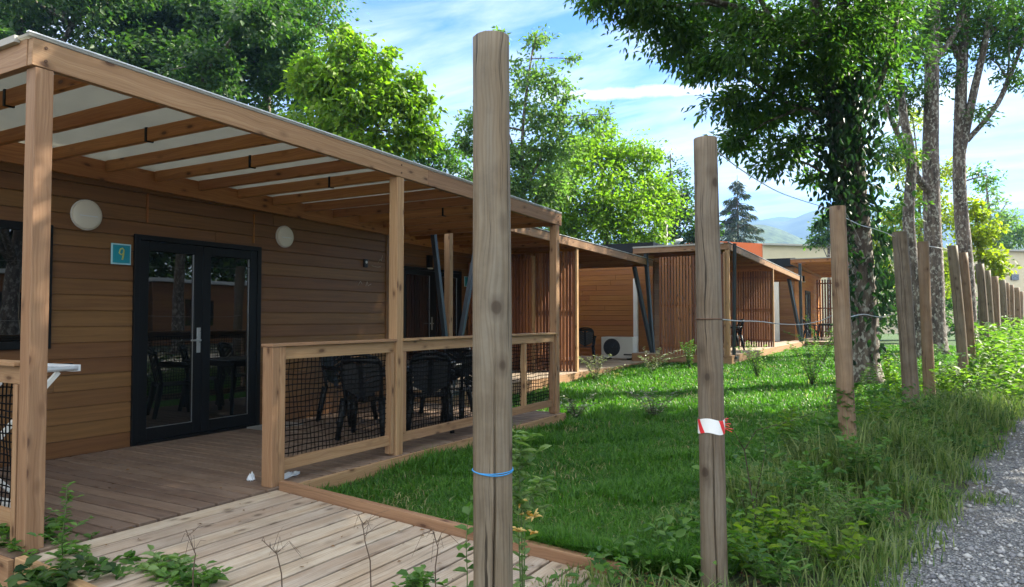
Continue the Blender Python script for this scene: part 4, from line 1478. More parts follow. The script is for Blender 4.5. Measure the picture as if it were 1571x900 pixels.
def make_tree(name, label, stems, blobs, leafmat, L, Wd, parentgroup=None, clump=.24, droop=.35, bark='bark', tips_per=14, cat='tree', stem_n=10, twigs=True, flat=.75, tint_bias=None):
    """stems: list of (points, r0, r1); blobs: (centre, radius m, leaves)"""
    b = stems[0][0][0]
    o = thing(name, label, cat, (b[0], b[1], b[2]), group=parentgroup)
    off = Vector(b)
    tm = MB()
    for pts, r0, r1 in stems:
        P = [Vector(p) - off for p in pts]
        out_ = []
        for i in range(len(P) - 1):
            p0, p1, p2, p3 = P[max(i - 1, 0)], P[i], P[i + 1], P[min(i + 2, len(P) - 1)]
            for s in range(5):
                t = s / 5
                out_.append(.5 * ((2 * p1) + (p2 - p0) * t + (2 * p0 - 5 * p1 + 4 * p2 - p3) * t * t + (3 * p1 - p0 - 3 * p2 + p3) * t ** 3))
        out_.append(P[-1])
        m = len(out_) - 1
        rr_ = [(r0 + (r1 - r0) * i / m) * (1.0 + (.55 * max(0, 1 - i / (m * .06)) if r0 > .12 and pts is stems[0][0] else 0)) for i in range(m + 1)]
        tm.tube(out_, rr_, stem_n, jit=.035)
    allp = [Vector(p) - off for pts, _, _ in stems for p in pts[1:]]
    CC, DD = [], []
    for (c, r, n) in blobs:
        c = Vector(c)
        rad = (r, r, r * flat)
        tips = blob_pts(tuple(c), rad, tips_per, .40)
        if twigs:
            src = min(allp, key=lambda p: (p - (c - off)).length + max(0, p.z - (c - off).z) * 1.5)
            mid = src.lerp(c - off, .55) + Vector((random.uniform(-.15, .15), random.uniform(-.15, .15), .12)) * r
            rb = max(.012, min(.07, .028 * r + .006 * (src - (c - off)).length))
            tm.tube([src, mid, c - off], [rb * 1.5, rb, rb * .7], 6)
            for t_ in tips[:max(4, tips_per // 2)]:
                e_ = Vector(t_) - off
                m2 = (c - off).lerp(e_, .5) + Vector((0, 0, .06 * r))
                tm.tube([c - off, m2, e_], [rb * .55, rb * .35, rb * .12], 4)
        k_ = RNG.integers(0, len(tips), n)
        sg = clump * r * RNG.uniform(.5, 1.5, len(tips))
        g_ = RNG.normal(size=(n, 3)) * sg[k_][:, None] * np.array([1, 1, .7])
        pos = tips[k_] + g_
        CC.append(pos - np.array(off))
        dirs = unit(g_ * .6 / max(clump * r, .01) + RNG.normal(size=(n, 3)) * .7 + np.array([0, 0, -droop]))
        DD.append(dirs)
    tm.build('trunk', bark, o)
    C, D = np.concatenate(CC), np.concatenate(DD)
    N = len(C)
    nr = RNG.normal(size=(N, 3)) * .75 + np.array([0, 0, 1.0])
    sz = RNG.uniform(.65, 1.3, N)
    tint = np.clip(RNG.normal(.5, .22, N), 0, 1)
    leaves('crown', C, D, nr, L * sz, Wd * sz, leafmat, tint, o, broad=(L > .19 and N < 9000))
    return o


def B(u, v, d, rpx, n, dd=0.0):
    """one leaf mass centred where photo pixel u, v meets distance d"""
    return (at(u, v, d + dd), rpx / F * d, n)


def stem(pts, r0, r1):
    return ([at(*p) for p in pts], r0, r1)


def grounded(pts, r0, r1):
    P = [at(*p) for p in pts]
    P[0].z = float(gz(P[0].x, P[0].y)) - .05
    return (P, r0, r1)


# ivy-clad ash that fills the upper right
bl = []
for (u, v, r, n, dd) in ((940, -20, 62, 1700, -1), (1010, 10, 60, 2000, -.5), (1045, 70, 42, 1100, 0), (1085, 20, 60, 2000, 1), (1100, 105, 46, 1500, -.5), (1130, 160, 42, 1300, 0),
                         (1150, 60, 60, 2000, -1.5), (1135, 215, 38, 900, .5), (1175, 190, 48, 1500, 1), (1195, 235, 36, 900, -.5), (1195, 120, 60, 2100, 0), (1215, 30, 66, 2300, 1.5),
                         (1235, 215, 30, 500, 0), (1245, 270, 22, 240, .3), (1260, 150, 55, 1500, .8), (1270, 60, 60, 1900, -1), (1330, 20, 65, 1900, 0), (1340, 110, 50, 1200, 1), (1290, -70, 80, 2400, 0),
                         (1180, -90, 90, 2600, 0), (1060, -100, 90, 2400, 1), (1390, -90, 85, 2000, 0), (1230, -220, 120, 3000, 0), (1080, -230, 110, 2600, 1), (1380, -230, 120, 2600, 0), (1250, -380, 130, 2800, 0),
                         (950, -130, 80, 1800, 0), (1500, -200, 110, 2000, -1), (1120, -380, 110, 2000, 0), (1400, -390, 120, 2000, 0)):
    bl.append(B(u, v, 14.0, r, int(n * (.55 if v < -60 else .82 if v > 90 else 1.1)), dd))
t1 = make_tree('ash_tree', 'big ivy clad ash tree whose boughs hang across the top right', [
    grounded([(1328, 598, 14), (1326, 470, 14), (1316, 330, 14), (1308, 200, 14.1), (1298, 60, 14.2), (1285, -120, 14.3), (1270, -330, 14.4)], .27, .08),
    stem([(1322, 400, 14.1), (1290, 280, 14.0), (1282, 180, 13.9), (1262, 60, 13.7), (1235, -80, 13.5), (1190, -260, 13.3)], .20, .07),
    stem([(1262, 60, 13.7), (1215, 70, 13.4), (1180, 25, 13.2), (1140, -60, 13.0)], .08, .035),
    stem([(1282, 180, 13.9), (1230, 165, 14), (1190, 150, 14.2)], .05, .02),
    stem([(1308, 200, 14.1), (1360, 100, 14.5), (1390, -60, 14.8)], .08, .03)],
    bl, 'leaf_mid', .145, .056, clump=.25, droop=.7, tips_per=17)
# ivy on its trunk
ic, idr = [], []
for i in range(3600):
    s = random.random() ** 1.15
    v = 70 + 490 * s
    if v < 345:
        uc, wv = (1304 + 14 * s, 25) if random.random() < .6 else (1281 + 14 * s, 17)
    else:
        if random.random() < .5: continue
        uc, wv = random.choice(((1299, 7), (1306, 9), (1346, 8), (1362, 9), (1350, 10)))
        if v > 470 and random.random() < .6: continue
    p = at(uc + random.gauss(0, wv), v, 14 + random.gauss(-.15, .24))
    ic.append(p - t1.location); idr.append((random.gauss(0, .6), random.gauss(0, .6), -1.0))
ic = np.array(ic)
leaves('ivy', ic, np.array(idr), RNG.normal(size=(len(ic), 3)) * .6 + np.array([.3, -.9, .3]), RNG.uniform(.10, .21, len(ic)), RNG.uniform(.055, .10, len(ic)), 'leaf_ivy', None, t1, broad=True)

# tall pale trunks to its right
def light_crown(us, d):
    return [B(u, v, d, r * 1.1, int(n * (1.9 if v > -60 else .8)), dd) for (u, v, r, n, dd) in us]


make_tree('tall_tree', 'tall tree with thick pale spotted trunk right of the ivy tree', [
    grounded([(1437, 556, 22), (1433, 420, 22), (1428, 250, 22), (1430, 100, 22), (1434, -60, 22), (1438, -280, 22)], .29, .14),
    stem([(1430, 300, 22), (1400, 260, 21.5), (1375, 200, 21), (1345, 130, 21)], .13, .05),
    stem([(1430, 100, 22), (1470, 40, 22), (1490, -40, 22.4)], .10, .05)],
    light_crown(((1380, 40, 50, 900, 0), (1420, 60, 45, 600, 1), (1465, 10, 55, 900, 0), (1400, -60, 80, 1700, 0), (1480, -90, 90, 1800, 0), (1430, -200, 110, 2400, 0), (1360, 160, 40, 600, .5), (1350, -160, 100, 1800, 0), (1440, -330, 120, 2200, 0), (1400, 150, 30, 260, 0)), 22),
    'leaf_mid', .15, .065, tips_per=14)
make_tree('tall_tree', 'tall dark barked tree with forked boughs, rightmost of the trunks', [
    grounded([(1488, 552, 23), (1483, 420, 23), (1472, 280, 23), (1475, 120, 23), (1484, -40, 23), (1490, -260, 23)], .25, .11),
    stem([(1472, 250, 23), (1492, 150, 22.8), (1512, 60, 22.6), (1530, -60, 22.5)], .14, .07),
    stem([(1484, 215, 23), (1530, 160, 23), (1560, 90, 23), (1585, 20, 23)], .09, .04),
    stem([(1520, 175, 23), (1545, 120, 23), (1548, 60, 23)], .05, .02),
    stem([(1475, 100, 23), (1450, 30, 23), (1435, -60, 23)], .09, .05)],
    light_crown(((1500, 30, 45, 500, 0), (1545, 10, 50, 700, .4), (1520, 90, 26, 180, 0), (1565, 70, 30, 260, 0), (1500, 180, 24, 160, 0), (1540, 115, 20, 110, 0), (1480, 60, 40, 420, .6), (1525, 45, 44, 420, -.5), (1560, 40, 40, 420, .3), (1450, 120, 26, 200, 0), (1575, 120, 24, 180, 0), (1555, -70, 90, 1800, 0), (1490, -120, 80, 1500, 0), (1600, 30, 50, 700, 0),
                 (1620, -120, 110, 2200, 0), (1540, -250, 120, 2400, 0), (1515, 270, 22, 150, .5), (1640, -280, 130, 2400, 0), (1720, -100, 140, 2600, 0)), 23),
    'leaf_mid', .15, .065, tips_per=14)
make_tree('tall_tree', 'leaning pale trunk between the ivy tree and the thick trunk', [
    grounded([(1410, 550, 20), (1404, 450, 20), (1394, 340, 20), (1398, 250, 20.2), (1385, 170, 20.4), (1372, 60, 20.6), (1350, -80, 20.8)], .19, .07)],
    light_crown(((1370, 90, 45, 700, 0), (1345, 10, 60, 1000, 0), (1395, 320, 22, 220, .6), (1360, 230, 30, 420, 0), (1350, -100, 90, 1800, 0)), 20), 'leaf_mid', .14, .06)

# left background
def big_blobs(u0, u1, v0, v1, d, n, rpx, leaves_n, spread=1.5):
    return [B(random.uniform(u0, u1), random.uniform(v0, v1), d + random.gauss(0, spread), rpx * random.uniform(.7, 1.25), leaves_n) for _ in range(n)]


gl = 'tall trees behind the cabins'
make_tree('oak_tree', 'dark leafy oak behind the roof at the upper left corner', [
    grounded([(70, 560, 21), (60, 300, 21), (40, 100, 21), (20, -80, 21)], .25, .1), stem([(45, 140, 21), (110, 40, 21), (150, -60, 21)], .1, .04)],
    big_blobs(-60, 190, -60, 120, 21, 20, 50, 1350) + [B(u, v, 20.5, 30, 700) for u, v in ((20, 80), (70, 85), (120, 95), (-20, 60))], 'leaf_dark', .155, .095, gl, tips_per=18, clump=.21)
make_tree('oak_tree', 'dark dense oak with a straight trunk showing above the near pergola', [
    grounded([(318, 560, 22), (310, 300, 22), (304, 120, 22), (312, -10, 22), (318, -160, 22)], .26, .12), stem([(305, 130, 22), (360, 60, 22), (400, -20, 22)], .1, .04), stem([(305, 160, 22), (250, 80, 22), (215, 0, 22)], .1, .04)],
    big_blobs(190, 400, -70, 150, 22, 25, 50, 1400) + [B(u, v, 22, 36, 900) for u, v in ((120, 100), (170, 120), (220, 110), (235, 150), (280, 160), (330, 175), (360, 190), (405, 205), (440, 215))], 'leaf_dark', .16, .10, gl, tips_per=18, clump=.2)
make_tree('oak_tree', 'mid green tree between the dark oak and the bright large leaved tree', [
    grounded([(430, 560, 24), (420, 300, 24), (410, 140, 24), (420, 0, 24)], .2, .08)],
    big_blobs(370, 490, -10, 220, 24, 19, 44, 1250) + [B(470, 10, 24, 40, 700), B(500, -5, 24, 22, 250)], 'leaf_mid', .15, .085, gl, tips_per=14)
make_tree('broadleaf_tree', 'bright yellow green tree with big drooping leaves above the pergola beam', [
    grounded([(575, 560, 17), (560, 330, 17), (548, 200, 17), (535, 90, 17)], .12, .03), stem([(552, 230, 17), (600, 170, 17), (640, 150, 17)], .06, .02), stem([(552, 200, 17), (500, 150, 17)], .05, .02)],
    [B(u, v, 17, r * 1.05, int(n * 2.9)) for (u, v, r, n) in ((500, 180, 42, 420), (535, 75, 26, 200), (520, 120, 36, 380), (565, 110, 32, 300), (575, 165, 40, 420), (530, 220, 40, 420), (600, 150, 32, 280), (610, 205, 38, 330), (645, 165, 26, 200), (650, 205, 24, 160), (480, 130, 30, 240), (560, 240, 40, 360), (595, 95, 18, 60), (636, 120, 16, 50), (532, 52, 9, 26), (528, 40, 6, 14), (560, 70, 9, 24), (600, 78, 8, 20), (640, 128, 9, 22), (655, 150, 9, 24), (470, 95, 18, 70))],
    'leaf_bright', .165, .088, None, clump=.30, droop=.9, tips_per=13)
make_tree('leafy_shrub_tree', 'low dark bushy tree peeping over the beam left of the nearest post', [
    grounded([(670, 560, 21), (665, 320, 21), (660, 260, 21)], .1, .04)],
    [B(u, v, 21, r, n) for (u, v, r, n) in ((620, 250, 28, 700), (655, 235, 26, 700), (690, 255, 28, 700), (680, 225, 18, 300), (720, 270, 30, 700), (640, 280, 30, 700))], 'leaf_mid', .12, .065, None)
make_tree('birch_tree', 'thin airy tree rising behind the nearest fence post', [
    grounded([(805, 560, 26), (803, 330, 26), (802, 200, 26), (815, 90, 26), (825, 45, 26)], .10, .015), stem([(803, 300, 26), (835, 230, 26), (860, 180, 26)], .05, .015), stem([(803, 260, 26), (770, 170, 26), (765, 60, 26)], .05, .012)],
    [B(u, v, 26, r, int(n * 2.4)) for (u, v, r, n) in ((825, 60, 18, 90), (812, 110, 28, 230), (850, 130, 26, 170), (790, 160, 32, 260), (830, 180, 36, 380), (870, 150, 18, 70), (730, 190, 26, 240), (715, 225, 20, 200), (760, 230, 30, 320), (850, 220, 34, 420), (800, 240, 34, 430), (780, 290, 34, 500), (840, 285, 36, 560), (765, 55, 14, 60), (900, 185, 24, 150), (925, 175, 14, 50), (745, 290, 30, 380), (880, 90, 12, 30))],
    'leaf_grey', .19, .095, None, clump=.30, tips_per=16)
make_tree('round_tree', 'bushy sunlit bright green tree in the middle background', [
    grounded([(935, 560, 30), (930, 350, 30), (925, 260, 30)], .2, .06), stem([(930, 330, 30), (985, 270, 30)], .08, .03), stem([(930, 330, 30), (880, 290, 30)], .08, .03)],
    [B(u, v, 30, r * 1.08, int(n * 1.3), dd) for (u, v, r, n, dd) in ((935, 230, 34, 1100, 0), (900, 250, 38, 1200, -.6), (965, 245, 34, 1100, .5), (995, 280, 32, 1000, 0), (1012, 320, 30, 900, 0), (980, 320, 38, 1200, -1), (940, 300, 44, 1500, -1), (895, 320, 44, 1500, -1), (860, 300, 38, 1100, 0), (930, 360, 44, 1400, -1), (985, 360, 36, 1100, -.5), (870, 350, 38, 1200, 0), (990, 235, 22, 420, 0), (925, 205, 18, 350, .3), (1020, 295, 16, 260, 0))],
    'leaf_bright', .17, .095, None, clump=.28, tips_per=16)
make_tree('alder_tree', 'grey green tree with leafy lower boughs left of the sunlit round tree', [
    grounded([(850, 560, 32), (845, 350, 32), (840, 280, 32)], .15, .06)],
    [B(u, v, 32, r, n) for (u, v, r, n) in ((830, 300, 38, 1300), (870, 270, 36, 1100), (800, 330, 38, 1200), (845, 345, 40, 1300), (885, 225, 28, 600), (780, 300, 34, 900), (760, 320, 34, 900), (740, 300, 28, 600), (830, 250, 34, 800))], 'leaf_grey', .18, .095, None, tips_per=16)
make_tree('aspen_tree', 'dusky tree with a thin bare top behind the sunlit round tree', [
    grounded([(1035, 560, 40), (1035, 380, 40), (1030, 280, 40), (1028, 235, 40)], .16, .02)],
    [B(u, v, 40, r, n) for (u, v, r, n) in ((1030, 245, 14, 60), (1045, 262, 16, 80), (1025, 270, 18, 130), (1050, 300, 22, 420), (1035, 325, 26, 700), (1060, 335, 26, 800), (1030, 355, 28, 800), (1065, 365, 24, 700), (1085, 350, 20, 450))], 'leaf_dark', .20, .11, None)
make_tree('dark_tree', 'small dark tree between third fence post and hills', [
    grounded([(1272, 500, 46), (1272, 400, 46), (1270, 350, 46)], .15, .05)],
    [B(u, v, 46, r, n) for (u, v, r, n) in ((1262, 345, 14, 400), (1275, 330, 12, 350), (1255, 368, 14, 420), (1278, 362, 16, 420), (1290, 340, 14, 350))], 'leaf_mid', .22, .12, None)
make_tree('yellow_leaved_tree', 'yellow green young tree glowing between the trunks and the fence row', [
    grounded([(1505, 560, 25), (1503, 420, 25), (1498, 340, 25)], .09, .03)],
    [B(u, v, 25, r, n) for (u, v, r, n) in ((1495, 325, 22, 420), (1512, 352, 22, 420), (1505, 385, 26, 500), (1525, 400, 18, 260), (1538, 412, 12, 120), (1490, 420, 24, 400), (1515, 425, 18, 220), (1490, 360, 20, 350))], 'leaf_yellow', .17, .10, None)
make_tree('leafy_tree', 'light green tree filling the gap behind the tall trunks', [
    grounded([(1415, 540, 34), (1412, 400, 34), (1410, 280, 34)], .15, .05)],
    [B(u, v, 34, r * 1.1, int(n * 1.7)) for (u, v, r, n) in ((1400, 250, 28, 500), (1415, 300, 30, 600), (1400, 360, 30, 600), (1450, 330, 26, 450), (1455, 260, 20, 260), (1375, 330, 24, 420), (1380, 420, 28, 520), (1455, 400, 26, 450), (1430, 430, 30, 600), (1350, 380, 24, 350), (1400, 180, 22, 220))], 'leaf_yellow', .19, .10, None)
make_tree('leafy_tree', 'low green thicket tree in front of the beige wall behind the ivy trunk', [
    grounded([(1390, 540, 38), (1388, 460, 38), (1385, 400, 38)], .12, .05)],
    [B(u, v, 38, r, n) for (u, v, r, n) in ((1345, 420, 26, 650), (1370, 460, 26, 650), (1350, 490, 26, 600), (1400, 490, 26, 600), (1395, 440, 26, 600), (1430, 480, 26, 600), (1460, 460, 26, 600), (1465, 500, 24, 500), (1440, 410, 24, 450), (1360, 350, 24, 450), (1415, 380, 26, 500), (1495, 480, 22, 400))], 'leaf_mid', .19, .10, None, tips_per=16)
make_tree('bare_topped_tree', 'distant sparse grey tree above the beige wall at the right', [
    grounded([(1525, 480, 58), (1522, 380, 58), (1515, 300, 58), (1512, 280, 58)], .2, .03), stem([(1520, 350, 58), (1545, 310, 58)], .08, .03)],
    [B(u, v, 58, r, n) for (u, v, r, n) in ((1512, 290, 16, 90), (1530, 310, 18, 140), (1505, 320, 18, 150), (1545, 340, 20, 420), (1520, 350, 22, 420), (1555, 365, 22, 550), (1530, 375, 22, 550), (1500, 360, 18, 300), (1575, 360, 20, 400))], 'leaf_grey', .28, .14, None)

# spruce
q = at(1131, 268, 66)
base = Vector((q.x, q.y, 0))
so_ = thing('spruce_tree', 'dark pointed spruce standing in front of the hills', 'tree', tuple(base))
H = q.z
m_ = MB(); m_.tube([(0, 0, 0), (0, 0, H * .5), (0, 0, H)], [.22, .12, .02], 8)
sc, sd = [], []
for i in range(150):
    f = (i / 150) ** .85
    z = H * (1 - f) * .97 + .5 * f
    Lb = .3 + 4.6 * (1 - z / H) ** .85 * random.uniform(.75, 1.15)
    a = random.uniform(0, 2 * PI)
    e = Vector((math.cos(a) * Lb, math.sin(a) * Lb, z - .22 * Lb))
    m_.tube([(0, 0, z), (e.x * .5, e.y * .5, z - .02 * Lb), tuple(e)], [.03, .02, .008], 4)
    for s in range(int(14 + 34 * Lb)):
        t = random.random() ** .7
        p = Vector((0, 0, z)).lerp(e, t)
        side = Vector((-math.sin(a), math.cos(a), 0)) * random.gauss(0, .16 * Lb * (1.15 - t) + .05)
        sc.append(p + side + Vector((0, 0, random.uniform(-.2, .03))))
        sd.append((math.cos(a) + random.gauss(0, .5), math.sin(a) + random.gauss(0, .5), -.7))
m_.build('trunk', 'bark_dark', so_)
sc = np.array(sc)
leaves('crown', sc, np.array(sd), RNG.normal(size=(len(sc), 3)) * .5 + np.array([0, 0, 1]), RNG.uniform(.32, .65, len(sc)), RNG.uniform(.07, .13, len(sc)), 'needle', None, so_)
print('tris so far', len(sc))


# ------------------------------------------------------------------ hills
def ridge(name, prof, d, depth, material, rough=1.0):
    """terrain ridge through the skyline profile (u, v) at distance d"""
    us = np.array([p[0] for p in prof], float); vs = np.array([p[1] for p in prof], float)
    uu = np.linspace(us[0], us[-1], 160)
    vv = np.interp(uu, us, vs)
    V, Fq = [], []
    rows = 14
    ph = RNG.uniform(0, 6, 6)
    for i, (u, v) in enumerate(zip(uu, vv)):
        top = at(u, v, d)
        fw = Vector((top.x, top.y, 0)).normalized()
        for j in range(rows + 1):
            s = j / rows
            p = Vector((top.x, top.y, 0)) - fw * depth * (1 - s)
            z = top.z * (s ** 1.25) + rough * top.z * .06 * math.sin(i * .23 + ph[0] + j * .7) * math.sin(i * .09 + j * .5 + ph[1]) * (1 if j else 0) * (1 - s * .6)
            V.append((p.x, p.y, max(z, -5)))
        V.append((top.x + fw.x * depth, top.y + fw.y * depth, -5))
    R_ = rows + 2
    for i in range(len(uu) - 1):
        for j in range(R_ - 1):
            Fq.append((i * R_ + j, (i + 1) * R_ + j, (i + 1) * R_ + j + 1, i * R_ + j + 1))
    me = bpy.data.meshes.new(name)
    me.from_pydata(V, [], Fq)
    me.polygons.foreach_set('use_smooth', np.ones(len(Fq), dtype=bool))
    me.materials.append(MATS[material])
    return kind(link(name, me), 'structure')


ridge('near_hill', [(600, 440), (900, 420), (1060, 372), (1120, 345), (1170, 344), (1200, 352), (1240, 368), (1300, 385), (1450, 390), (1540, 372), (1600, 350), (1700, 340), (1900, 380)], 420, 200, 'hill_wood')
ridge('far_mountain', [(500, 430), (1000, 390), (1120, 356), (1175, 338), (1205, 338), (1240, 322), (1275, 314), (1330, 320), (1420, 330), (1540, 322), (1600, 318), (1700, 345), (2000, 400)], 950, 300, 'hill_far')
ridge('blue_mountain', [(500, 440), (1080, 350), (1165, 336), (1195, 330), (1225, 333), (1300, 345), (1500, 350), (2000, 420)], 1180, 180, 'hill_far', .5)


# ------------------------------------------------------------------ grass and weeds
def in_view(x, y, m=120):
    d = -x * math.sin(YAW) + y * math.cos(YAW)
    r = x * math.cos(YAW) + y * math.sin(YAW)
    u = 785.5 + F * r / np.maximum(d, .1)
    return (d > .8) & (u > -m) & (u < 1571 + m), d


def lawn_points(n, ymax=34):
    y = 3.9 + (ymax - 3.9) * RNG.random(n) ** 2.2
    xl = np.where(y < 8.8, -4.21, np.where(y < 18.2, -6.39, -4.2))
    xr = -1.45 + .14 * (y - 2.4) + .25
    x = xl + (xr - xl) * RNG.random(n)
    ok, d = in_view(x, y, 250)
    return x[ok], y[ok], d[ok]


x, y, d = lawn_points(330000)
N = len(x)
pt = (np.sin(x * 2.3 + 1.3 * np.sin(y * 1.7)) + np.sin(y * 3.1 + x * 1.1 + 2) + np.sin(x * 6.1 - y * 4.3) * .6) / 2.6
h = RNG.uniform(.04, .105, N) * (1.05 + .45 * pt)
near_deck = np.exp(-((x + 4.2) / .35) ** 2) * (y < 8.9)
h *= 1 + 1.1 * near_deck * RNG.random(N)
edge = np.exp(-((x - (-1.45 + .14 * (y - 2.4))) / .4) ** 2)
h *= 1 + 1.3 * edge * RNG.random(N)
bare = np.sin(x * 1.9 + 2.1 * np.sin(y * 1.3 + .7)) * np.sin(y * 1.7 + 1.9 * np.sin(x * 1.1)) 
thin = ((pt > .66) & (RNG.random(N) < .6)) | ((bare > .78) & (RNG.random(N) < .75))
h = np.where(bare < -.7, h * 1.5, h)
keep = ~thin
p = np.stack([x, y, gz(x, y) + .004], 1)[keep]
tint = np.clip(RNG.normal(.42, .30, N) + .18 * pt + .35 * (RNG.random(N) < .06), 0, 1)[keep]
n_ = keep.sum()
lg = blades('lawn_grass', p, h[keep], (.0042 + .0010 * d[keep]) * RNG.uniform(.7, 1.3, n_), RNG.uniform(.15, 1.0, n_), RNG.uniform(0, 2 * PI, n_), 'grass', tint)
kind(lg, 'stuff')

x, y, d = lawn_points(16000)
n_ = len(x)
ok = (np.sin(x * 2.9 + 1.1) * np.sin(y * 2.2 + x) + RNG.random(n_) * 1.2) > .55
x, y, d = x[ok], y[ok], d[ok]
n_ = len(x)
kind(blades('dry_grass', np.stack([x, y, gz(x, y) + .01], 1), RNG.uniform(.05, .13, n_), (.0034 + .0008 * d), RNG.uniform(.5, 1.3, n_), RNG.uniform(0, 2 * PI, n_), 'straw', RNG.random(n_)), 'stuff')

# unmown verge between fence and path
n = 120000
y = 2.3 + 40 * RNG.random(n) ** 2.0
f0, f1 = -1.45 + .14 * (y - 2.4) - .55, -.12 + .16 * (y - 4.39) + .12
s = RNG.random(n)
x = f0 + (f1 - f0) * s
ok, d = in_view(x, y, 250)
cl_ = np.sin(x * 3.3 + y * 1.1) * np.sin(y * 2.3 + 1) + .5 * np.sin(y * 5.1 + x * 2)
dens = np.clip(.36 + .40 * cl_, .05, 1) * np.clip((1 - s) * 6, 0, 1) * np.where(y < 4.4, .45, 1)
ok &= RNG.random(n) < dens
x, y, d, s, cl_ = x[ok], y[ok], d[ok], s[ok], cl_[ok]
n = len(x)
h = RNG.uniform(.10, .34, n) * (1 + .5 * np.clip(cl_, -.6, 1)) * (.3 + 1.25 * np.sin(np.clip(s * 1.02, 0, 1) * PI) ** .8) * np.where(y < 4.6, .5, np.where((y > 6.5) & (y < 15), .95, .85))
kind(blades('verge_grass', np.stack([x, y, gz(x, y)], 1), h, (.0042 + .0010 * d) * RNG.uniform(.6, 1.4, n), RNG.uniform(.2, 1.1, n), RNG.uniform(0, 2 * PI, n), 'weed_grass', RNG.random(n)), 'stuff')

# broad small leaves in the verge
n = 30000
y = 2.4 + 38 * RNG.random(n) ** 1.7
f0, f1 = -1.45 + .14 * (y - 2.4) - .35, -.12 + .16 * (y - 4.39) - .05
s = RNG.random(n) ** 1.2
x = f0 + (f1 - f0) * s
cl_ = np.sin(x * 2.7 - y * 1.9 + 1) + np.sin(y * 1.3 + 2)
ok = (RNG.random(n) < np.clip(.22 + .32 * cl_, .02, 1) * np.where(y < 6, .55, 1)) & in_view(x, y, 250)[0]
x, y, s = x[ok], y[ok], s[ok]
n = len(x)
z = gz(x, y) + RNG.random(n) * (.12 + .55 * np.exp(-((s - .3) / .35) ** 2)) * np.where(y < 5, .45, 1)
az = RNG.uniform(0, 2 * PI, n)
sz = RNG.uniform(.03, .075, n) * (1 + .03 * y)
kind(leaves('verge_weeds', np.stack([x, y, z], 1), np.stack([np.cos(az), np.sin(az), RNG.uniform(-.5, .6, n)], 1), np.stack([RNG.normal(size=n) * .5, RNG.normal(size=n) * .5, np.ones(n)], 1), sz, sz * .55, 'leaf_plant', broad=True), 'stuff')

# bright growth along the fence farther off
n = 26000
y = 13 + 30 * RNG.random(n)
x = -1.45 + .14 * (y - 2.4) + .25 + np.abs(RNG.normal(size=n)) * .7
hmax = .5 + .55 * np.abs(np.sin(y * .7)) + .25 * np.sin(y * 2.1)
z = gz(x, y) + RNG.random(n) * np.clip(hmax, .2, 1.3) * np.exp(-((x - (-1.45 + .14 * (y - 2.4)) - .3) / 1.0) ** 2)
az = RNG.uniform(0, 2 * PI, n)
sz = RNG.uniform(.07, .16, n)
kind(leaves('verge_bushes', np.stack([x, y, z], 1), np.stack([np.cos(az), np.sin(az), RNG.uniform(-.6, .6, n)], 1), np.stack([RNG.normal(size=n) * .5, RNG.normal(size=n) * .5, np.ones(n)], 1), sz, sz * .5, 'leaf_weed'), 'stuff')

# loose stones on the path
n = 42000
y = 1.2 + 13 * RNG.random(n) ** 1.8
x = (-.12 + .16 * (y - 4.39)) - .05 + RNG.random(n) ** .9 * 4.2
ok = in_view(x, y, 120)[0]
x, y = x[ok], y[ok]
n = len(x)
r = RNG.uniform(.005, .013, n) * (1 + 1.6 * (RNG.random(n) ** 7))
oct_ = np.array([(1, 0, 0), (0, 1, 0), (-1, 0, 0), (0, -1, 0), (0, 0, 1), (0, 0, -1)], float)
fc = np.array([(0, 1, 4), (1, 2, 4), (2, 3, 4), (3, 0, 4), (1, 0, 5), (2, 1, 5), (3, 2, 5), (0, 3, 5)])
V = oct_[None] * r[:, None, None] * RNG.uniform(.6, 1.4, (n, 6, 1)) * np.array([1.15, 1, .7])
an = RNG.uniform(0, 2 * PI, n)
ca, sa = np.cos(an)[:, None], np.sin(an)[:, None]
Vx = V[:, :, 0] * ca - V[:, :, 1] * sa
Vy = V[:, :, 0] * sa + V[:, :, 1] * ca
V = np.stack([Vx + x[:, None], Vy + y[:, None], V[:, :, 2] + (gz(x, y) + .008 + r * .3)[:, None]], 2)
loops = ((np.arange(n) * 6)[:, None, None] + fc[None]).ravel()
kind(np_mesh('gravel_stones', V.reshape(-1, 3), loops, np.full(n * 8, 3), 'stone', np.repeat(RNG.random(n), 8)), 'stuff')


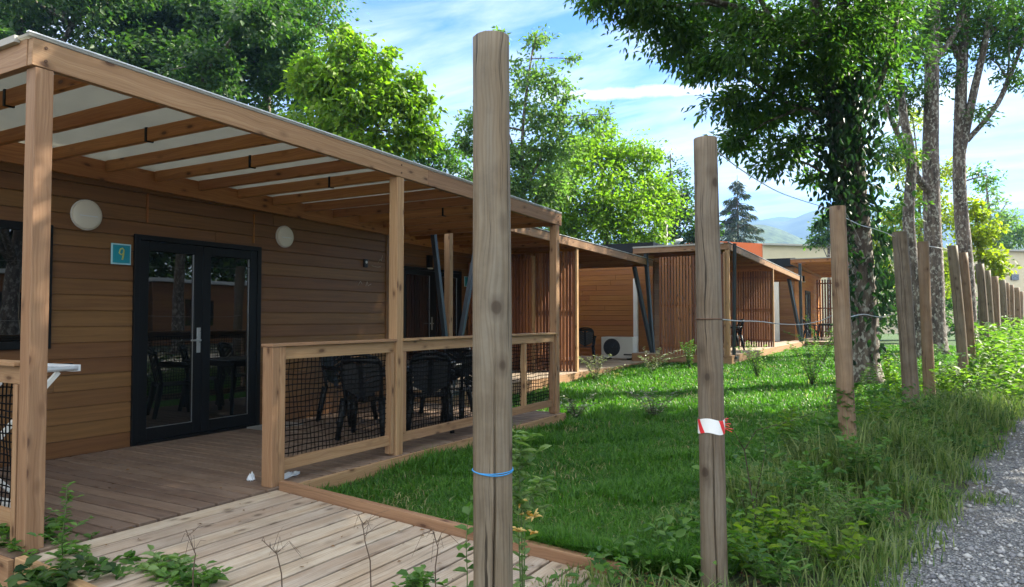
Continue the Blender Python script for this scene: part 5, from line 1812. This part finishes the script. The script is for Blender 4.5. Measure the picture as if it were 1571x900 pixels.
# ------------------------------------------------------------------ single plants
def plant(name, label, loc, stems, leafmat, L, Wd, per, stemmat='green_stem', cat='plant', group=None, whorl=False, up=.25, flowers=None, jit=.5):
    """stems: lists of points relative to loc; leaves set along them"""
    o = thing(name, label, cat, tuple(loc), group=group)
    m_ = MB()
    C, D, Nn = [], [], []
    for pts, r in stems:
        P = [Vector(p) for p in pts]
        m_.tube(P, [r * (1 - .75 * i / (len(P) - 1)) for i in range(len(P))], 5)
        tot = sum((P[i + 1] - P[i]).length for i in range(len(P) - 1))
        n = max(2, int(tot * per))
        for i in range(n):
            t = .12 + .88 * (i + random.random() * .5) / n
            f = min(t, .999) * (len(P) - 1)
            q = P[int(f)].lerp(P[int(f) + 1], f - int(f))
            a = i * 2.4 + random.uniform(-jit, jit)
            for s in ((0, PI) if whorl else (0,)):
                C.append(q); D.append((math.cos(a + s), math.sin(a + s), up + random.uniform(-.35, .35)))
                Nn.append((random.gauss(0, .3), random.gauss(0, .3), 1))
    m_.build('stem', stemmat, o)
    n = len(C)
    sz = RNG.uniform(.6, 1.2, n)
    leaves('foliage', np.array(C), np.array(D), np.array(Nn), L * sz, Wd * sz, leafmat, None, o, broad=True)
    if flowers:
        for c, r in flowers:
            fl = MB()
            for i in range(7):
                a = i * .9 + random.random()
                e = Vector(c) + Vector((math.cos(a) * r, math.sin(a) * r, random.uniform(-.3, .8) * r))
                mid = Vector(c).lerp(e, .6) + Vector((0, 0, .15 * r))
                fl.tube([c, mid, e], [.0035, .005, .0015], 5)
            fl.build('flower', 'petal', o)
    return o


def rnd_stems(n, hgt, spread, r=.006, bend=.3):
    out_ = []
    for i in range(n):
        a = random.uniform(0, 2 * PI); s = random.uniform(.2, 1) * spread; hh = hgt * random.uniform(.65, 1.05)
        dx, dy = math.cos(a) * s, math.sin(a) * s
        out_.append(([(0, 0, 0), (dx * .35, dy * .35, hh * .4), (dx * .7, dy * .7, hh * .75), (dx * (1 + bend * random.random()), dy * (1 + bend * random.random()), hh)], r))
    return out_


# honeysuckle by the first post
q = at(803, 850, 3.05); g0 = float(gz(0, 3)); q.z = g0
def rel(u, v, d): return tuple(at(u, v, d) - q)
hs = [([(0, 0, 0), rel(800, 780, 3.0), rel(796, 720, 3.0), rel(800, 680, 3.05), rel(815, 665, 3.1)], .004), ([(0, 0, 0), rel(805, 800, 3.1), rel(815, 760, 3.1), rel(830, 735, 3.15), rel(840, 760, 3.2)], .004),
      ([rel(797, 720, 3.0), rel(815, 700, 3.05), rel(828, 690, 3.1)], .003), ([(0, 0, 0), rel(795, 790, 3.0), rel(790, 750, 3.0), rel(792, 660, 3.0)], .004), ([rel(815, 760, 3.1), rel(825, 785, 3.1), rel(838, 775, 3.1)], .003)]
plant('honeysuckle', 'honeysuckle with orange and cream flowers climbing beside the nearest post', q, hs, 'leaf_pale', .062, .030, 34, whorl=True,
      flowers=[(rel(797, 773, 3.0), .034), (rel(806, 790, 3.0), .03), (rel(819, 793, 3.0), .036), (rel(796, 815, 2.95), .034), (rel(818, 818, 3.0), .022)])
q = at(715, 960, 2.7); q.z = g0
plant('leafy_vine', 'round leaved vine at the left foot of the nearest post', q,
      [([(0, 0, 0), rel(717, 880, 2.7), rel(715, 830, 2.7), rel(722, 760, 2.72)], .003), ([(0, 0, 0), rel(690, 900, 2.7), rel(650, 890, 2.75), rel(622, 880, 2.75)], .003), ([rel(650, 890, 2.75), rel(640, 872, 2.75)], .002)],
      'leaf_plant', .055, .042, 22)
# tall mugwort at left
q = on_z(97, 868, -.16)
plant('mugwort', 'tall single stemmed weed beside the left pergola post', q,
      [([(0, 0, 0), rel(95, 830, 3.55), rel(100, 790, 3.55), rel(103, 742, 3.55)], .0045), ([rel(96, 820, 3.55), rel(120, 805, 3.55), rel(142, 792, 3.55)], .003), ([rel(98, 800, 3.55), rel(85, 785, 3.55), rel(76, 780, 3.55)], .0025),
       ([rel(101, 770, 3.55), rel(112, 762, 3.55), rel(122, 762, 3.55)], .0025), ([rel(95, 835, 3.55), rel(70, 820, 3.55), rel(50, 822, 3.55)], .003)], 'leaf_plant', .045, .018, 60)
wl_ = ('leafy weed clump', 'broad leaved weed', 'nettle like weed', 'low spreading weed')
for i, (u, v, hh, sp, lm, L_) in enumerate(((30, 880, .22, .16, 'leaf_plant', .06), (75, 890, .16, .2, 'leaf_plant', .055), (140, 900, .14, .2, 'leaf_plant', .06), (205, 905, .12, .16, 'leaf_plant', .075), (255, 915, .16, .15, 'leaf_pale', .06), (5, 855, .2, .15, 'leaf_plant', .08), (110, 930, .16, .2, 'leaf_dark', .08), (300, 930, .14, .14, 'leaf_plant', .06), (640, 925, .12, .1, 'leaf_plant', .05))):
    q = on_z(u, v, -.17)
    pos_ = ('at the left frame edge', 'under the tall weed', 'in front of the ramp edge board', 'beside the ramp corner', 'with pale narrow leaves at the ramp side', 'against the left pergola post', 'darkest in the bottom left corner', 'at the bottom edge below the ramp', 'at the bottom edge left of the nearest post')[i]
    plant('leafy_weed', wl_[i % 4] + ' ' + pos_, q, rnd_stems(17, hh * 1.35, sp * 1.25, .003), lm, L_, L_ * .6, 60, group='weeds at the foot of the ramp')
# dead umbel stems before the ramp
for i, (u0, v0, pts) in enumerate(((575, 935, [(568, 860), (560, 830), (556, 800)]), (440, 930, [(432, 880), (425, 850), (402, 828)]), (672, 940, [(668, 870), (672, 840), (665, 815)]), (300, 930, [(296, 880), (300, 850), (285, 812)]))):
    d0 = 2.7
    q = at(u0, v0, d0); q.z = -.17
    P = [(0, 0, 0)] + [rel(u, v, d0) for u, v in pts]
    o = thing('dry_stem', ('dead brown umbel stem on the ramp left of the nearest post', 'curved dead stalk in front of the ramp middle', 'dead branched stalk close to the nearest post', 'dead drooping stalk in front of the dark deck edge')[i], 'plant', tuple(q), group='dead weed stalks before the ramp')
    m_ = MB(); m_.tube(P, [.003, .0026, .002, .0015], 5)
    m_.build('stalk', 'dry_stem', o)
    m_ = MB()
    for kx in range(7):
        s = Vector(P[-1]).lerp(Vector(P[-2]), random.random() * 1.0)
        a = random.uniform(0, 2 * PI); l = random.uniform(.02, .12) * random.choice((.5, 1, 1.3))
        e = s + Vector((math.cos(a) * l, math.sin(a) * l, random.uniform(-.05, .05)))
        m_.tube([s, s.lerp(e, .5) + Vector((0, 0, .035)), e + Vector((0, 0, random.uniform(-.05, .06)))], [.0012, .0009, .0005], 4)
    m_.build('twigs', 'dry_stem', o)

# young shrubs on the lawn
shr = ((913, 585, .62, .42, 'small white leaved shrub planted by the second terrace edge', 'leaf_shrub'), (1003, 645, .42, .3, 'reddish young shrub alone in the middle of the lawn', 'leaf_shrub'),
       (884, 642, .28, .34, 'low glossy shrub at the corner of the near deck', 'leaf_shrub'), (1000, 574, .6, .45, 'dark small leaved shrub in front of the third terrace screen', 'leaf_shrub'),
       (1058, 568, .75, .25, 'upright green shrub just left of the second post', 'leaf_plant'), (1162, 582, .72, .32, 'slender pale green shrub right of the second post', 'leaf_grey'),
       (1246, 592, 1.05, .5, 'largest grey green shrub on the lawn left of the third post', 'leaf_grey'), (1262, 560, 1.2, .6, 'bushy shrub before the fourth terrace', 'leaf_mid'))
for (u, v, hh, sp, lb_, lm) in shr:
    q = on_z(u, v, -.1)
    for _ in range(4):
        q = on_z(u, v, float(gz(q.x, q.y)))
    plant('young_shrub', lb_, q, rnd_stems(9, hh * random.uniform(.85, 1.25), sp * 1.15, .006, .7), lm, .07, .034, 42, 'brown_stem', 'shrub', 'young shrubs planted on the lawn')
# briar between second and third post
q = on_z(1165, 830, -.17)
plant('briar', 'lanky briar with yellowing leaves right of the second post', q,
      [([(0, 0, 0), rel(1150, 740, 4.9), rel(1142, 690, 4.9), rel(1160, 660, 4.9), rel(1215, 645, 4.9), rel(1250, 632, 5)], .006), ([(0, 0, 0), rel(1160, 760, 4.9), rel(1175, 690, 4.8), rel(1165, 640, 4.9)], .004),
       ([rel(1142, 690, 4.9), rel(1125, 660, 4.9), rel(1118, 640, 4.9)], .004), ([(0, 0, 0), rel(1145, 790, 4.9), rel(1135, 750, 4.9)], .004)], 'leaf_grey', .05, .02, 60, 'brown_stem')
# vine on the third post
q = at(1297, 735, 6.3); q.z = float(gz(0, 8))
plant('climbing_vine', 'leafy vine round the foot of the third fence post', q,
      [([(0, 0, 0), rel(1290, 660, 6.3), rel(1300, 620, 6.3), rel(1288, 595, 6.3)], .006), ([(0, 0, 0), rel(1305, 650, 6.3), rel(1295, 610, 6.3), rel(1310, 590, 6.3)], .006), ([(0, 0, 0), rel(1280, 670, 6.3), rel(1262, 640, 6.4)], .005)],
      'leaf_plant', .085, .06, 40)
# verge plants
vp = ((1225, 790, .45), (1190, 850, .32), (1260, 840, .4), (1320, 760, .5), (1350, 690, .55), (1400, 720, .4), (1180, 905, .28), (1290, 880, .3), (1430, 660, .5), (1330, 830, .35), (1380, 640, .6), (1470, 620, .6), (1245, 730, .5), (1150, 880, .3))
vl = ('behind the second post', 'near the bottom beside the second post', 'in the bare earth patch', 'below the vine post', 'between third and leaning posts', 'at the gravel edge', 'lowest at the bottom edge', 'by the gravel corner', 'in front of the slim brown post', 'leaning over the gravel', 'against the leaning post', 'under the far posts', 'left of the vine post', 'touching the second post foot')
vp += ((1310, 640, .75), (1345, 650, .8), (1365, 625, .85), (1400, 630, .8), (1425, 620, .8), (1450, 640, .75), (1490, 600, .9), (1330, 600, .9), (1515, 590, .9), (1275, 660, .7), (1440, 590, .9), (1210, 700, .55))
vl += ('right behind the vine post', 'halfway to the leaning post', 'hiding the leaning post foot', 'between the leaning and the slim post', 'hiding the slim brown post foot', 'right of the slim brown post', 'at the first far post', 'against the ivy tree trunk', 'at the second far post', 'left behind the vine post', 'in front of the thick pale trunk', 'on the lawn side of the briar')
for i, ((u, v, hh), vv) in enumerate(zip(vp, vl)):
    q = on_z(u, v, -.17)
    plant('verge_plant', ('tall leafy weed ', 'broad leaved green weed ', 'pale stalky weed ')[i % 3] + vv, q, rnd_stems(10, hh, .26, .004), ('leaf_plant', 'leaf_bright', 'leaf_grey')[i % 3], (.065, .062, .05)[i % 3], (.030, .042, .018)[i % 3], (55, 48, 70)[i % 3], group='leafy weeds along the verge')


# ------------------------------------------------------------------ roadside trees to the right of the path, they shade the terrace and the lawn
def roadside(label, trunk, x0, x1, y0, y1, nb, leaves_n, zmax=2.2):
    rb = []
    for _ in range(nb):
        x, y = random.uniform(x0, x1), random.uniform(y0, y1)
        d = -x * math.sin(YAW) + y * math.cos(YAW)
        r = random.uniform(1.0, 1.6)
        rb.append(((x, y, 1.28 + .45 * d + .8 * r + .5 + random.uniform(0, zmax)), r, leaves_n))
    tx, ty = trunk
    top = Vector(((x0 + x1) / 2, (y0 + y1) / 2, 9.5))
    return make_tree('roadside_tree', label, [([Vector((tx, ty, -.2)), Vector((tx, ty, 2.6)), Vector((tx, ty, 5)).lerp(top, .3), top], .24, .05)], rb, 'leaf_mid', .20, .11, 'trees along the far side of the path', tips_per=14)


roadside('broad leafy tree beyond the gravel path, its boughs reaching over the fence', (6.6, 9.6), -2.3, 5.6, 6.0, 14.2, 70, 1200)
roadside('leafy tree on the far side of the gravel path, opposite the ivy tree', (9.0, 16.0), 3.6, 9.0, 12.8, 18.5, 20, 900)

# cabins and trees across the path, mirrored in the door glass
oc = thing('wooden_cabin', 'brown timber cabin across the gravel path, facing the terrace', 'cabin')
m_ = MB(); clapboard(m_, (13.5, 7.0, 0), (0, 1, 0), (-1, 0, 0), 9.5, -.1, 2.75, [(1.5, 3.0, .9, 2.1), (5.0, 6.6, 0, 2.1)]); m_.build('wall', 'siding_far', oc)
m_ = MB(); m_.box(13.53, 17.5, 7.0, 16.5, -.2, 2.8); m_.build('core_wall', 'siding', oc)
m_ = MB(); m_.box(13.3, 17.6, 6.8, 16.7, 2.805, 2.95); m_.build('roof', 'white_metal', oc)
for y0_, y1_, za_, zb_ in ((8.5, 10.0, .9, 2.1), (12.0, 13.6, -.05, 2.1)):
    m_ = MB(); m_.box(13.46, 13.6, y0_, y1_, za_, zb_); m_.build('window', 'dark_glass', oc)
copy_thing(oc, 'second brown timber cabin across the gravel path, farther along', (0.8, 11.5, 0))
rb = [((random.uniform(-3.2, 3.2), random.uniform(-3.6, 3.6), random.uniform(1.8, 9)), 1.7, 420) for _ in range(26)]
hedge_ = make_tree('field_maple', 'dense tree behind the cabin across the path, nearest the camera', [([Vector((0, 0, -.3)), Vector((0, 0, 4)), Vector((0, 0, 8.5))], .22, .06)], rb, 'leaf_dark', .30, .18, 'trees behind the cabins across the path', tips_per=12)
hedge_.location = (21, 6, 0)
for i_, lb_ in enumerate(('second dense tree behind the cabins across the path', 'third dense tree behind the cabins across the path', 'fourth dense tree behind the cabins across the path', 'farthest dense tree behind the cabins across the path')):
    copy_thing(hedge_, lb_, (21 + (i_ % 2) * 1.5, 11.5 + 5.2 * i_, 0), 1.1 + i_, 1.0 + .1 * i_)

# leaf litter at the ramp end
n = 260
c0 = on_z(1010, 885, -.165)
x = c0.x + RNG.normal(size=n) * .28
y = c0.y + RNG.normal(size=n) * .16
az = RNG.uniform(0, 2 * PI, n)
kind(leaves('leaf_litter', np.stack([x, y, np.full(n, -.155) + RNG.random(n) * .015], 1), np.stack([np.cos(az), np.sin(az), RNG.uniform(-.1, .25, n)], 1), np.stack([RNG.normal(size=n) * .4, RNG.normal(size=n) * .4, np.ones(n)], 1), RNG.uniform(.02, .05, n), RNG.uniform(.012, .028, n), 'litter'), 'stuff')

n = 90
x = RNG.uniform(-6.6, -1.7, n); y = RNG.uniform(2.2, 3.75, n)
z = np.where(x > XD, (x - XD) * slope, 0) + .004
az = RNG.uniform(0, 2 * PI, n)
kind(leaves('fallen_leaves', np.stack([x, y, z], 1), np.stack([np.cos(az), np.sin(az), RNG.uniform(0, .2, n)], 1), np.stack([RNG.normal(size=n) * .3, RNG.normal(size=n) * .3, np.ones(n)], 1), RNG.uniform(.012, .04, n), RNG.uniform(.008, .018, n), 'litter'), 'stuff')

# tufts creeping into the gravel
for (u, v, lb_) in ((1452, 634, 'small green tuft at the edge of the gravel'), (1512, 768, 'lone grass tuft out on the gravel path'), (1520, 600, 'grass tuft in the gravel beyond the others'), (1410, 700, 'low tuft spilling from the verge onto the gravel')):
    q = on_z(u, v, -.16)
    n = 150
    pp = np.stack([RNG.normal(size=n) * .09, RNG.normal(size=n) * .07, np.zeros(n)], 1)
    o = blades('grass_tuft', pp, RNG.uniform(.03, .11, n), np.full(n, .007), RNG.uniform(.3, 1.2, n), RNG.uniform(0, 2 * PI, n), 'weed_grass', RNG.random(n))
    o.location = (q.x, q.y, q.z)
    tag(o, lb_, 'grass tuft', 'tufts on the gravel path')

# ------------------------------------------------------------------ valley air
m, k, out = mat('haze')
pv = k.n('VolumePrincipled', ins={'Color': (0.30, 0.56, 1.0, 1), 'Density': 0.00045, 'Anisotropy': 0.2})
k.t.links.new(pv.outputs[0], out.inputs['Volume'])
hb_ = MB(); hb_.box(-1850, 1250, -320, 1950, -8, 205)
kind(hb_.build('haze', 'haze'), 'stuff')
scene.cycles.volume_bounces = 0
